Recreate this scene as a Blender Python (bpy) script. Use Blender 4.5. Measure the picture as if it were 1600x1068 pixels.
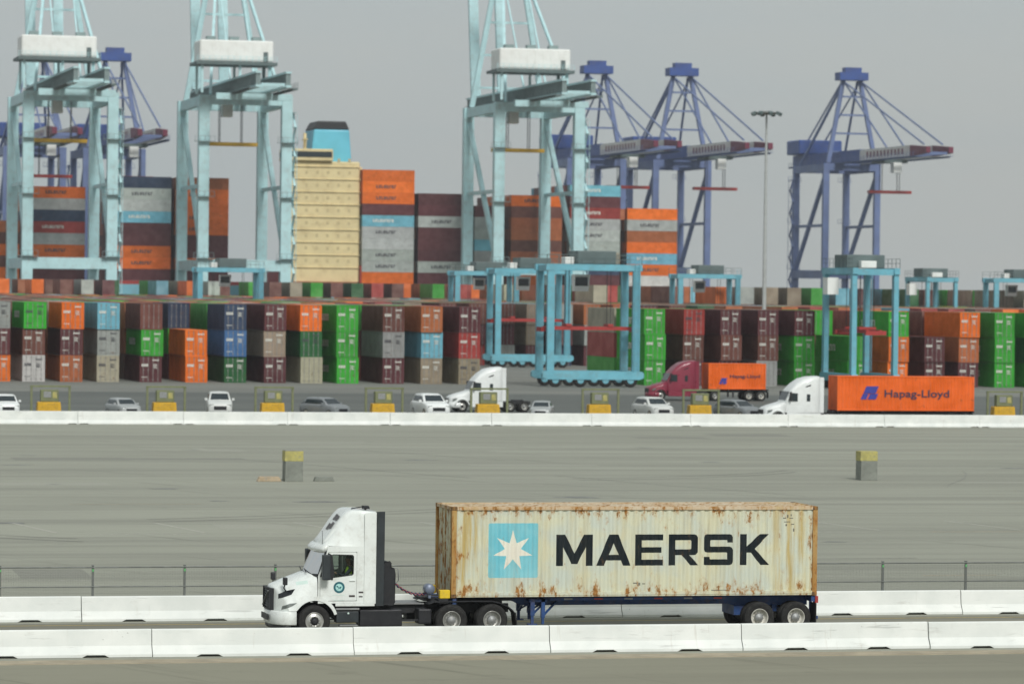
import bpy, bmesh, math, random
from mathutils import Vector, Matrix
from mathutils.bvhtree import BVHTree

for o in list(bpy.data.objects):
    bpy.data.objects.remove(o)
random.seed(7)
SC = bpy.context.scene
COL = SC.collection
R = math.radians

# ------------------------------------------------------------------ camera
CAM_H, YAW, PITCH, ROLL, FPX = 11.0435, 0.2383, 0.0139, 0.0124, 5926.29
fw = Vector((math.sin(YAW) * math.cos(PITCH), math.cos(YAW) * math.cos(PITCH), -math.sin(PITCH)))
r0 = Vector((math.cos(YAW), -math.sin(YAW), 0))
u0 = r0.cross(fw)
rt = math.cos(ROLL) * r0 + math.sin(ROLL) * u0
up = -math.sin(ROLL) * r0 + math.cos(ROLL) * u0
cam = bpy.data.cameras.new('camera')
cam.sensor_fit = 'HORIZONTAL'
cam.sensor_width = 36
cam.lens = FPX * 36 / 1600
cam.clip_start = 1
cam.clip_end = 20000
cam.dof.use_dof = True
cam.dof.focus_distance = 120.5
cam.dof.aperture_fstop = 1.6
cam_o = bpy.data.objects.new('camera', cam)
COL.objects.link(cam_o)
cam_o.matrix_world = Matrix(((rt.x, up.x, -fw.x, 0), (rt.y, up.y, -fw.y, 0), (rt.z, up.z, -fw.z, CAM_H), (0, 0, 0, 1)))
SC.camera = cam_o

# ------------------------------------------------------------------ sky, sun, exposure (overcast day)
SUN_EL, SUN_AZ = R(41), R(176)          # azimuth clockwise from +Y: behind the camera, to its right
world = bpy.data.worlds.new('World')
SC.world = world
world.use_nodes = True
wn, wl = world.node_tree.nodes, world.node_tree.links
wn.clear()
w_out = wn.new('ShaderNodeOutputWorld')
w_bg = wn.new('ShaderNodeBackground')
w_sky = wn.new('ShaderNodeTexSky')
w_sky.sky_type = 'NISHITA'
w_sky.sun_disc = False
w_sky.sun_elevation = SUN_EL
w_sky.sun_rotation = SUN_AZ
w_sky.air_density = 1.0
w_sky.dust_density = 4.0
w_tc = wn.new('ShaderNodeTexCoord')
w_map = wn.new('ShaderNodeMapping')
w_map.inputs['Scale'].default_value = (2.2, 2.2, 9.0)
w_no = wn.new('ShaderNodeTexNoise')
w_no.inputs['Scale'].default_value = 1.6
w_no.inputs['Detail'].default_value = 5
w_no.inputs['Roughness'].default_value = 0.55
w_rp = wn.new('ShaderNodeValToRGB')
w_rp.color_ramp.elements[0].position = 0.3
w_rp.color_ramp.elements[0].color = (2.88, 3.28, 3.42, 1)
w_rp.color_ramp.elements[1].position = 0.72
w_rp.color_ramp.elements[1].color = (3.36, 3.46, 3.32, 1)
w_mix = wn.new('ShaderNodeMix')
w_mix.data_type = 'RGBA'
w_mix.inputs[0].default_value = 0.94       # closed cloud cover over the clear sky
wl.new(w_tc.outputs['Generated'], w_map.inputs['Vector'])
wl.new(w_map.outputs['Vector'], w_no.inputs['Vector'])
wl.new(w_no.outputs['Fac'], w_rp.inputs['Fac'])
wl.new(w_sky.outputs['Color'], w_mix.inputs[6])
wl.new(w_rp.outputs['Color'], w_mix.inputs[7])
wl.new(w_mix.outputs[2], w_bg.inputs['Color'])
w_bg.inputs['Strength'].default_value = 0.092
wl.new(w_bg.outputs['Background'], w_out.inputs['Surface'])

sun = bpy.data.lights.new('sun', 'SUN')
sun.energy = 1.5
sun.angle = R(15)
sun.color = (1.0, 0.985, 0.945)
sun_o = bpy.data.objects.new('sun', sun)
COL.objects.link(sun_o)
sdir = Vector((math.sin(SUN_AZ) * math.cos(SUN_EL), math.cos(SUN_AZ) * math.cos(SUN_EL), math.sin(SUN_EL)))
sun_o.rotation_euler = (-sdir).to_track_quat('-Z', 'Y').to_euler()
sun_o.location = (0, 0, 80)

vs = SC.view_settings
vs.view_transform = 'Standard'
vs.look = 'None'
vs.exposure = 0.74
vs.gamma = 1
vs.use_curve_mapping = False
SC.cycles.max_bounces = 6
SC.cycles.transparent_max_bounces = 16
SC.cycles.volume_bounces = 0
SC.cycles.use_denoising = True

# ------------------------------------------------------------------ helpers
def bake(bm, name):
    me = bpy.data.meshes.new(name)
    bm.to_mesh(me)
    bm.free()
    return me

def link(name, data, mat=None, parent=None, loc=None, smooth=False):
    o = bpy.data.objects.new(name, data)
    COL.objects.link(o)
    if mat is not None and data is not None and not data.materials:
        for m in (mat if isinstance(mat, (list, tuple)) else [mat]):
            data.materials.append(m)
    if parent is not None:
        o.parent = parent
    if loc is not None:
        o.location = loc
    if smooth:
        data.polygons.foreach_set('use_smooth', [True] * len(data.polygons))
    return o

def tag(o, label, cat, group=None):
    o['label'] = label
    o['category'] = cat
    if group:
        o['group'] = group
    return o

def empty(name, loc=(0, 0, 0), rz=0):
    o = bpy.data.objects.new(name, None)
    COL.objects.link(o)
    o.empty_display_size = 0.3
    o.location = loc
    o.rotation_euler = (0, 0, rz)
    return o

def structure(o):
    o['kind'] = 'structure'
    return o

def copy_tree(o, parent=None):
    c = o.copy()
    COL.objects.link(c)
    c.parent = parent
    for ch in [k for k in bpy.data.objects if k.parent == o]:
        copy_tree(ch, c)
    return c

class MB:
    def __init__(self):
        self.v, self.f, self.m, self.sm = [], [], [], []
    def add(self, vs, fs, mi=0, sm=False):
        b = len(self.v)
        self.v += [tuple(p) for p in vs]
        for f in fs:
            self.f.append([b + i for i in f])
            self.m.append(mi)
            self.sm.append(sm)
        return self
    def box(self, x0, x1, y0, y1, z0, z1, mi=0, c=0.0):
        if c > 0:
            # chamfered along the long vertical/horizontal edges of the xz outline
            p = [(x0 + c, z0), (x1 - c, z0), (x1, z0 + c), (x1, z1 - c), (x1 - c, z1), (x0 + c, z1), (x0, z1 - c), (x0, z0 + c)]
            return self.prism(p, 'y', y0, y1, mi)
        v = [(x0, y0, z0), (x1, y0, z0), (x1, y1, z0), (x0, y1, z0), (x0, y0, z1), (x1, y0, z1), (x1, y1, z1), (x0, y1, z1)]
        return self.add(v, [(0, 3, 2, 1), (4, 5, 6, 7), (0, 1, 5, 4), (1, 2, 6, 5), (2, 3, 7, 6), (3, 0, 4, 7)], mi)
    def prism(self, poly, axis, a, b, mi=0):
        n = len(poly)
        def P(p, t):
            return {'y': (p[0], t, p[1]), 'x': (t, p[0], p[1]), 'z': (p[0], p[1], t)}[axis]
        v = [P(p, a) for p in poly] + [P(p, b) for p in poly]
        f = [list(range(n)), list(range(2 * n - 1, n - 1, -1))]
        f += [(i, i + n, (i + 1) % n + n, (i + 1) % n) for i in range(n)]
        return self.add(v, f, mi)
    def bar(self, p0, p1, w, h=None, mi=0, ref=(0, 0, 1)):
        h = h or w
        p0, p1 = Vector(p0), Vector(p1)
        d = (p1 - p0).normalized()
        rf = Vector(ref)
        if abs(d.dot(rf)) > 0.98:
            rf = Vector((0, 1, 0))
        s = d.cross(rf).normalized()
        t = s.cross(d)
        v = []
        for p in (p0, p1):
            for a, b in ((-1, -1), (1, -1), (1, 1), (-1, 1)):
                v.append(p + s * a * w / 2 + t * b * h / 2)
        return self.add(v, [(3, 2, 1, 0), (4, 5, 6, 7), (0, 1, 5, 4), (1, 2, 6, 5), (2, 3, 7, 6), (3, 0, 4, 7)], mi)
    def tube(self, pts, rad, n=6, mi=0, sm=True, r2=None):
        pts = [Vector(p) for p in pts]
        rings = []
        for i, p in enumerate(pts):
            d = (pts[min(i + 1, len(pts) - 1)] - pts[max(i - 1, 0)]).normalized()
            rf = Vector((0, 0, 1)) if abs(d.z) < 0.95 else Vector((1, 0, 0))
            s = d.cross(rf).normalized()
            t = s.cross(d)
            rr = rad if r2 is None else rad + (r2 - rad) * i / (len(pts) - 1)
            rings.append([p + (s * math.cos(2 * math.pi * k / n) + t * math.sin(2 * math.pi * k / n)) * rr for k in range(n)])
        v = [q for g in rings for q in g]
        f = []
        for i in range(len(rings) - 1):
            for k in range(n):
                f.append((i * n + k, i * n + (k + 1) % n, (i + 1) * n + (k + 1) % n, (i + 1) * n + k))
        self.add(v, f, mi, sm)
        b = len(v)
        self.add(rings[0], [list(range(n))[::-1]], mi)
        self.add(rings[-1], [list(range(n))], mi)
        return self
    def lathe(self, prof, c=(0, 0, 0), axis='y', n=32, mi=0, sm=True):
        # prof: list of (r, t) along axis
        v = []
        for r, t in prof:
            for k in range(n):
                a = 2 * math.pi * k / n
                q = {'y': (r * math.cos(a), t, r * math.sin(a)), 'z': (r * math.cos(a), r * math.sin(a), t), 'x': (t, r * math.cos(a), r * math.sin(a))}[axis]
                v.append((q[0] + c[0], q[1] + c[1], q[2] + c[2]))
        f = []
        for i in range(len(prof) - 1):
            for k in range(n):
                f.append((i * n + k, i * n + (k + 1) % n, (i + 1) * n + (k + 1) % n, (i + 1) * n + k))
        return self.add(v, f, mi, sm)
    def loft(self, rings, mi=0, sm=True, close=False, cap=True):
        n = len(rings[0])
        v = [q for g in rings for q in g]
        f = []
        m = n if close else n - 1
        for i in range(len(rings) - 1):
            for k in range(m):
                f.append((i * n + k, i * n + (k + 1) % n, (i + 1) * n + (k + 1) % n, (i + 1) * n + k))
        if cap:
            f.append(list(range(n))[::-1])
            f.append([(len(rings) - 1) * n + k for k in range(n)])
        return self.add(v, f, mi, sm)
    def plate(self, outer, holes, axis, a, b, mi=0):
        # polygon with holes, thickness a..b
        bm = bmesh.new()
        es = []
        for lp in [outer] + list(holes):
            vv = [bm.verts.new((p[0], p[1], 0)) for p in lp]
            es += [bm.edges.new((vv[i], vv[(i + 1) % len(vv)])) for i in range(len(vv))]
        bmesh.ops.triangle_fill(bm, use_beauty=True, use_dissolve=False, edges=es)
        bm.verts.index_update()
        pts = [(q.co.x, q.co.y) for q in bm.verts]
        tris = [[q.index for q in f.verts] for f in bm.faces]
        bm.free()
        def P(p, t):
            return {'y': (p[0], t, p[1]), 'x': (t, p[0], p[1]), 'z': (p[0], p[1], t)}[axis]
        self.add([P(p, a) for p in pts], tris, mi)
        self.add([P(p, b) for p in pts], [t[::-1] for t in tris], mi)
        for lp in [outer] + list(holes):
            n = len(lp)
            self.add([P(p, a) for p in lp] + [P(p, b) for p in lp], [(i, (i + 1) % n, (i + 1) % n + n, i + n) for i in range(n)], mi)
        return self
    def mesh(self, name, recalc=True, bevel=0.0, seg=2):
        me = bpy.data.meshes.new(name)
        me.from_pydata(self.v, [], self.f)
        me.polygons.foreach_set('material_index', self.m)
        me.polygons.foreach_set('use_smooth', self.sm)
        if recalc or bevel:
            bm = bmesh.new()
            bm.from_mesh(me)
            if bevel:
                bmesh.ops.remove_doubles(bm, verts=bm.verts, dist=1e-5)
                bmesh.ops.bevel(bm, geom=[e for e in bm.edges if len(e.link_faces) == 2 and e.calc_face_angle(0) > 0.5], offset=bevel, segments=seg, affect='EDGES', profile=0.6)
            bmesh.ops.recalc_face_normals(bm, faces=bm.faces)
            bm.to_mesh(me)
            bm.free()
        me.update()
        return me
    def build(self, name, mat, parent=None, loc=None, **kw):
        return link(name, self.mesh(name, **kw), mat, parent, loc)

# ------------------------------------------------------------------ materials
MATS = {}
def nodes_of(name):
    m = bpy.data.materials.new(name)
    m.use_nodes = True
    nt = m.node_tree
    bs = nt.nodes['Principled BSDF']
    MATS[name] = m
    return m, nt, bs

def nz(nt, vec, scale, detail=4, rough=0.55, mapscale=None):
    if mapscale is not None:
        mp = nt.nodes.new('ShaderNodeMapping')
        mp.inputs['Scale'].default_value = mapscale
        nt.links.new(vec, mp.inputs['Vector'])
        vec = mp.outputs['Vector']
    n = nt.nodes.new('ShaderNodeTexNoise')
    n.inputs['Scale'].default_value = scale
    n.inputs['Detail'].default_value = detail
    n.inputs['Roughness'].default_value = rough
    nt.links.new(vec, n.inputs['Vector'])
    return n.outputs['Fac']

def ramp(nt, fac, p0, p1, v0=0.0, v1=1.0):
    n = nt.nodes.new('ShaderNodeMapRange')
    n.clamp = True
    n.interpolation_type = 'SMOOTHSTEP'
    n.inputs['From Min'].default_value = p0
    n.inputs['From Max'].default_value = p1
    n.inputs['To Min'].default_value = v0
    n.inputs['To Max'].default_value = v1
    nt.links.new(fac, n.inputs['Value'])
    return n.outputs['Result']

def mth(nt, op, a, b):
    n = nt.nodes.new('ShaderNodeMath')
    n.operation = op
    n.use_clamp = op in ('ADD', 'MULTIPLY')
    for i, q in enumerate((a, b)):
        if isinstance(q, (int, float)):
            n.inputs[i].default_value = q
        else:
            nt.links.new(q, n.inputs[i])
    return n.outputs[0]

def mix(nt, fac, a, b, blend='MIX'):
    n = nt.nodes.new('ShaderNodeMix')
    n.data_type = 'RGBA'
    n.blend_type = blend
    for i, q in ((0, fac), (6, a), (7, b)):
        if isinstance(q, (int, float)):
            n.inputs[i].default_value = q
        elif isinstance(q, (tuple, list)):
            n.inputs[i].default_value = (*q[:3], 1)
        else:
            nt.links.new(q, n.inputs[i])
    return n.outputs[2]

def obj_co(nt):
    return nt.nodes.new('ShaderNodeTexCoord').outputs['Object']

def bump(nt, bs, h, strength=0.2, dist=0.02):
    b = nt.nodes.new('ShaderNodeBump')
    b.inputs['Strength'].default_value = strength
    b.inputs['Distance'].default_value = dist
    nt.links.new(h, b.inputs['Height'])
    nt.links.new(b.outputs['Normal'], bs.inputs['Normal'])

def pmat(name, col, rough=0.5, metal=0.0, var=0.12, scale=2.5, dirt=None, damt=0.35, bmp=0.0, coat=0.0):
    m, nt, bs = nodes_of(name)
    co = obj_co(nt)
    f = ramp(nt, nz(nt, co, scale, 5), 0.3, 0.7)
    c = mix(nt, f, [k * (1 - var) for k in col], [min(1, k * (1 + var)) for k in col])
    if dirt is not None:
        d = mth(nt, 'MULTIPLY', ramp(nt, nz(nt, co, scale * 2.3, 8, 0.65), 0.46, 0.72), damt)
        c = mix(nt, d, c, dirt)
    nt.links.new(c, bs.inputs['Base Color'])
    rf = ramp(nt, nz(nt, co, scale * 1.7, 3), 0.3, 0.7, max(0.05, rough - 0.08), min(1, rough + 0.1))
    nt.links.new(rf, bs.inputs['Roughness'])
    bs.inputs['Metallic'].default_value = metal
    bs.inputs['Coat Weight'].default_value = coat
    if bmp:
        bump(nt, bs, nz(nt, co, scale * 12, 3), bmp, 0.01)
    return m

DUST = (0.24, 0.21, 0.16)
M_WHITE = pmat('truck_white', (0.78, 0.82, 0.79), 0.28, var=0.04, scale=1.6, dirt=(0.38, 0.35, 0.29), damt=0.28, coat=0.5)
M_WHITE2 = pmat('fleet_white', (0.76, 0.79, 0.78), 0.35, var=0.04, scale=1.2, dirt=DUST, damt=0.12, coat=0.2)
M_MAROON = pmat('truck_maroon', (0.22, 0.02, 0.045), 0.35, var=0.08, scale=1.2, coat=0.2)
M_BLACK = pmat('black_plastic', (0.010, 0.011, 0.014), 0.55, var=0.2, dirt=(0.06, 0.055, 0.05), damt=0.15)
M_SLATE = pmat('slate_plastic', (0.022, 0.029, 0.033), 0.5, var=0.15, dirt=(0.08, 0.08, 0.07), damt=0.12)
M_RUBBER = pmat('tyre_rubber', (0.013, 0.013, 0.0125), 0.85, var=0.25, scale=5, dirt=(0.06, 0.055, 0.048), damt=0.3, bmp=0.15)
M_RIM = pmat('aluminium_rim', (0.55, 0.55, 0.52), 0.38, metal=0.75, var=0.1, scale=4, dirt=(0.2, 0.18, 0.15), damt=0.4)
M_RIMW = pmat('painted_rim', (0.62, 0.61, 0.55), 0.5, metal=0.1, var=0.12, scale=4, dirt=(0.2, 0.17, 0.12), damt=0.5)
M_STEEL = pmat('grey_steel', (0.3, 0.31, 0.31), 0.5, metal=0.4, var=0.15, dirt=DUST, damt=0.35)
M_FRAME = pmat('frame_black', (0.014, 0.015, 0.018), 0.6, var=0.25, dirt=(0.07, 0.06, 0.05), damt=0.2)
M_CHBLUE = pmat('chassis_blue', (0.018, 0.06, 0.19), 0.5, var=0.2, scale=2, dirt=(0.16, 0.09, 0.05), damt=0.4)
M_YEL = pmat('safety_yellow', (0.72, 0.5, 0.02), 0.5, var=0.1, scale=3, dirt=(0.2, 0.16, 0.1), damt=0.3)
M_YEL2 = pmat('block_yellow', (0.62, 0.36, 0.015), 0.65, var=0.12, scale=2, dirt=(0.2, 0.16, 0.1), damt=0.35)
M_YELP = pmat('faded_yellow', (0.42, 0.38, 0.12), 0.7, var=0.15, scale=3, dirt=(0.25, 0.25, 0.2), damt=0.6)
M_CONC = pmat('concrete', (0.27, 0.27, 0.24), 0.85, var=0.15, scale=1.5, dirt=(0.16, 0.15, 0.13), damt=0.4, bmp=0.2)
M_CONCD = pmat('dark_concrete', (0.22, 0.235, 0.205), 0.85, var=0.15, scale=1.5, dirt=(0.1, 0.1, 0.09), damt=0.4, bmp=0.2)
M_OLIVE = pmat('olive_panel', (0.17, 0.19, 0.09), 0.6, var=0.12, scale=2, dirt=DUST, damt=0.3)
M_LB = pmat('crane_pale_blue', (0.47, 0.71, 0.74), 0.5, var=0.07, scale=0.3, dirt=(0.3, 0.34, 0.33), damt=0.4)
M_LBD = pmat('crane_walkway', (0.10, 0.14, 0.14), 0.6, var=0.1, scale=0.5)
M_HOUSE = pmat('crane_house_white', (0.82, 0.84, 0.81), 0.5, var=0.03, scale=0.3, dirt=(0.5, 0.48, 0.43), damt=0.25)
M_DB = pmat('crane_navy', (0.03, 0.075, 0.27), 0.5, var=0.12, scale=0.3, dirt=(0.1, 0.1, 0.16), damt=0.4)
M_DB2 = pmat('crane_slate_blue', (0.13, 0.18, 0.35), 0.5, var=0.1, scale=0.3, dirt=(0.15, 0.15, 0.2), damt=0.3)
M_BOOMW = pmat('boom_white', (0.68, 0.66, 0.62), 0.5, var=0.06, scale=0.3, dirt=(0.4, 0.3, 0.25), damt=0.4)
M_BOOMR = pmat('boom_red', (0.16, 0.02, 0.05), 0.5, var=0.1, scale=0.3)
M_STRAD = pmat('straddle_blue', (0.15, 0.43, 0.53), 0.45, var=0.1, scale=0.5, dirt=(0.2, 0.22, 0.2), damt=0.35)
M_STIFF = pmat('girder_grey', (0.20, 0.27, 0.27), 0.6, var=0.1, scale=0.5)
M_HULL = pmat('hull_blue', (0.2, 0.46, 0.56), 0.45, var=0.08, scale=0.1, dirt=(0.25, 0.2, 0.15), damt=0.4)
M_CREAM = pmat('ship_cream', (0.72, 0.60, 0.33), 0.5, var=0.06, scale=0.2, dirt=(0.4, 0.28, 0.12), damt=0.35)
M_FUNNEL = pmat('funnel_blue', (0.13, 0.5, 0.66), 0.45, var=0.06, scale=0.3)
M_WINB = pmat('curtained_window', (0.56, 0.46, 0.25), 0.3, var=0.1)
M_DARKW = pmat('dark_window', (0.02, 0.03, 0.035), 0.15, var=0.1)
M_RED = pmat('plain_red', (0.36, 0.035, 0.03), 0.45, var=0.1)
M_AMBER = pmat('amber_lens', (0.6, 0.22, 0.02), 0.25, var=0.05)
M_LENS = pmat('headlight_lens', (0.015, 0.017, 0.02), 0.2, var=0.2, scale=14)
M_FOG = pmat('lower_lamp', (0.16, 0.18, 0.17), 0.2, var=0.2, scale=14)
M_TEAL = pmat('emblem_teal', (0.015, 0.12, 0.15), 0.4, var=0.1)
M_MINT = pmat('emblem_mint', (0.42, 0.72, 0.68), 0.4, var=0.1)
M_PALEGR = pmat('pale_print', (0.60, 0.74, 0.68), 0.4, var=0.06)
M_BADGE = pmat('badge_dark', (0.06, 0.05, 0.05), 0.4, var=0.1)
M_GREENTAG = pmat('green_reflector', (0.12, 0.42, 0.15), 0.35, var=0.1)
M_GALV = pmat('galvanised', (0.16, 0.17, 0.16), 0.5, metal=0.5, var=0.15)
M_HOSE = pmat('air_hose_red', (0.35, 0.06, 0.06), 0.5, var=0.1)
M_SKIN = pmat('skin', (0.34, 0.19, 0.13), 0.5, var=0.06, scale=8)
M_HAIR = pmat('dark_hair', (0.015, 0.012, 0.01), 0.6, var=0.2, scale=20)
M_SHIRT = pmat('dark_workwear', (0.03, 0.04, 0.055), 0.8, var=0.15, scale=8)
M_VEST = pmat('hivis_vest', (0.55, 0.85, 0.05), 0.7, var=0.08, scale=8)
M_VEST2 = pmat('reflective_tape', (0.75, 0.75, 0.68), 0.35, var=0.05, scale=8)
M_SEAT = pmat('seat_fabric', (0.03, 0.03, 0.035), 0.9, var=0.15, scale=8)
M_PAINTW = pmat('worn_line_white', (0.46, 0.45, 0.39), 0.8, var=0.15, scale=3, dirt=(0.26, 0.26, 0.22), damt=0.85)
M_PAINTO = pmat('worn_line_orange', (0.42, 0.33, 0.22), 0.8, var=0.15, scale=3, dirt=(0.27, 0.26, 0.22), damt=0.9)
M_SEAL = pmat('tar_sealant', (0.19, 0.19, 0.165), 0.6, var=0.15, scale=1, dirt=(0.26, 0.26, 0.22), damt=0.85)

def glass_mat(name, tint, ior=1.5):
    m, nt, bs = nodes_of(name)
    out = nt.nodes['Material Output']
    tr = nt.nodes.new('ShaderNodeBsdfTransparent')
    tr.inputs['Color'].default_value = (*tint, 1)
    gl = nt.nodes.new('ShaderNodeBsdfGlossy')
    gl.inputs['Roughness'].default_value = 0.03
    fr = nt.nodes.new('ShaderNodeFresnel')
    fr.inputs['IOR'].default_value = ior
    ms = nt.nodes.new('ShaderNodeMixShader')
    nt.links.new(fr.outputs['Fac'], ms.inputs['Fac'])
    nt.links.new(tr.outputs['BSDF'], ms.inputs[1])
    nt.links.new(gl.outputs['BSDF'], ms.inputs[2])
    nt.links.new(ms.outputs['Shader'], out.inputs['Surface'])
    return m
M_GLASS = glass_mat('window_glass', (0.82, 0.87, 0.85), 1.35)
M_WSGLASS = glass_mat('windscreen_glass', (0.66, 0.75, 0.70), 1.28)

def container_paint():
    m, nt, bs = nodes_of('container_paint')
    oi = nt.nodes.new('ShaderNodeObjectInfo')
    co = obj_co(nt)
    add = nt.nodes.new('ShaderNodeVectorMath')
    add.operation = 'ADD'
    mul = nt.nodes.new('ShaderNodeMath')
    mul.operation = 'MULTIPLY'
    mul.inputs[1].default_value = 57.0
    nt.links.new(oi.outputs['Random'], mul.inputs[0])
    nt.links.new(co, add.inputs[0])
    nt.links.new(mul.outputs[0], add.inputs[1])
    v = add.outputs[0]
    f = ramp(nt, nz(nt, v, 0.7, 5), 0.3, 0.7)
    dk = mix(nt, 1.0, oi.outputs['Color'], (0.8, 0.8, 0.8), 'MULTIPLY')
    lt = mix(nt, 0.03, oi.outputs['Color'], (0.7, 0.68, 0.62))
    c = mix(nt, f, dk, lt)
    st = mth(nt, 'MULTIPLY', ramp(nt, nz(nt, v, 1.0, 6, 0.6, (5, 5, 0.5)), 0.55, 0.78), 0.25)
    c = mix(nt, st, c, (0.2, 0.17, 0.14))
    ru = mth(nt, 'MULTIPLY', ramp(nt, nz(nt, v, 1.5, 9, 0.72), 0.58, 0.70), 0.8)
    c = mix(nt, ru, c, (0.13, 0.055, 0.025))
    nt.links.new(c, bs.inputs['Base Color'])
    bs.inputs['Roughness'].default_value = 0.6
    bs.inputs['Specular IOR Level'].default_value = 0.3
    return m
M_CONT = container_paint()

def stuff_paint():
    # colour comes per box from a face attribute (the paint of each container)
    m, nt, bs = nodes_of('container_paint_rows')
    at = nt.nodes.new('ShaderNodeAttribute')
    at.attribute_name = 'paint'
    co = obj_co(nt)
    f = ramp(nt, nz(nt, co, 0.5, 5), 0.3, 0.7)
    c = mix(nt, f, mix(nt, 1.0, at.outputs['Color'], (0.75, 0.75, 0.76), 'MULTIPLY'), mix(nt, 0.1, at.outputs['Color'], (0.6, 0.58, 0.52)))
    ru = mth(nt, 'MULTIPLY', ramp(nt, nz(nt, co, 1.3, 8, 0.7), 0.6, 0.72), 0.6)
    c = mix(nt, ru, c, (0.15, 0.08, 0.045))
    nt.links.new(c, bs.inputs['Base Color'])
    bs.inputs['Roughness'].default_value = 0.65
    return m
M_ROWS = stuff_paint()

def asphalt(name, c0, c1, c2):
    m, nt, bs = nodes_of(name)
    co = obj_co(nt)
    big = ramp(nt, nz(nt, co, 0.035, 6, 0.6, (0.45, 1.3, 1)), 0.33, 0.68)
    c = mix(nt, big, c0, c1)
    lane = ramp(nt, nz(nt, co, 1.0, 6, 0.65, (0.018, 0.30, 1)), 0.42, 0.64)     # wheel tracks along the driving direction
    c = mix(nt, mth(nt, 'MULTIPLY', lane, 0.75), c, c2)
    diag = nt.nodes.new('ShaderNodeMapping')
    diag.inputs['Rotation'].default_value = (0, 0, R(64))
    nt.links.new(co, diag.inputs['Vector'])
    dg = ramp(nt, nz(nt, diag.outputs['Vector'], 1.0, 6, 0.65, (0.05, 0.8, 1)), 0.57, 0.75)   # old tyre marks turning in
    c = mix(nt, mth(nt, 'MULTIPLY', dg, 0.8), c, [k * 0.62 for k in c0])
    pt = ramp(nt, nz(nt, co, 0.5, 9, 0.7), 0.58, 0.72)
    c = mix(nt, mth(nt, 'MULTIPLY', pt, 0.45), c, [k * 0.66 for k in c0])
    lt = ramp(nt, nz(nt, co, 0.9, 8, 0.7, (0.5, 1, 1)), 0.6, 0.76)
    c = mix(nt, mth(nt, 'MULTIPLY', lt, 0.35), c, [min(1, k * 1.3) for k in c1])
    gr = ramp(nt, nz(nt, co, 28, 3, 0.8), 0.3, 0.7)
    c = mix(nt, mth(nt, 'MULTIPLY', gr, 0.16), c, [k * 0.5 for k in c0])
    nt.links.new(c, bs.inputs['Base Color'])
    bs.inputs['Roughness'].default_value = 0.9
    bs.inputs['Specular IOR Level'].default_value = 0.25
    bump(nt, bs, nz(nt, co, 30, 3, 0.8), 0.3, 0.01)
    return m
M_YARD = asphalt('yard_asphalt', (0.298, 0.303, 0.250), (0.352, 0.359, 0.296), (0.246, 0.249, 0.209))
M_ROAD = asphalt('road_asphalt', (0.20, 0.196, 0.16), (0.235, 0.23, 0.185), (0.175, 0.17, 0.14))
M_FORE = asphalt('near_asphalt', (0.25, 0.243, 0.185), (0.285, 0.278, 0.212), (0.222, 0.215, 0.165))
M_SLAB = asphalt('slab_concrete', (0.20, 0.205, 0.185), (0.235, 0.24, 0.215), (0.165, 0.17, 0.155))
M_APRON = asphalt('apron_asphalt', (0.125, 0.135, 0.125), (0.155, 0.165, 0.152), (0.10, 0.108, 0.102))

def barrier_paint():
    m, nt, bs = nodes_of('barrier_paint')
    oi = nt.nodes.new('ShaderNodeObjectInfo')
    co = obj_co(nt)
    add = nt.nodes.new('ShaderNodeVectorMath')
    add.operation = 'ADD'
    mul = nt.nodes.new('ShaderNodeMath')
    mul.operation = 'MULTIPLY'
    mul.inputs[1].default_value = 91.0
    nt.links.new(oi.outputs['Random'], mul.inputs[0])
    nt.links.new(co, add.inputs[0])
    nt.links.new(mul.outputs[0], add.inputs[1])
    v = add.outputs[0]
    c = mix(nt, ramp(nt, nz(nt, v, 0.8, 5), 0.3, 0.7), (0.67, 0.70, 0.67), (0.78, 0.80, 0.765))
    sc = ramp(nt, nz(nt, v, 1.0, 7, 0.65, (0.9, 1, 5)), 0.58, 0.74)
    c = mix(nt, mth(nt, 'MULTIPLY', sc, 0.42), c, (0.40, 0.39, 0.35))
    st = ramp(nt, nz(nt, v, 1.0, 6, 0.6, (6, 1, 0.6)), 0.6, 0.78)
    c = mix(nt, mth(nt, 'MULTIPLY', st, 0.4), c, (0.42, 0.38, 0.31))
    sk = ramp(nt, nz(nt, v, 1.0, 4, 0.5, (0.5, 1, 9)), 0.66, 0.72)
    c = mix(nt, mth(nt, 'MULTIPLY', sk, 0.3), c, (0.12, 0.12, 0.11))
    ch = ramp(nt, nz(nt, v, 7, 8, 0.7), 0.66, 0.72)
    c = mix(nt, ch, c, (0.33, 0.32, 0.29))
    nt.links.new(c, bs.inputs['Base Color'])
    bs.inputs['Roughness'].default_value = 0.7
    bump(nt, bs, nz(nt, v, 18, 4), 0.15, 0.01)
    return m
M_BARR = barrier_paint()

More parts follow.
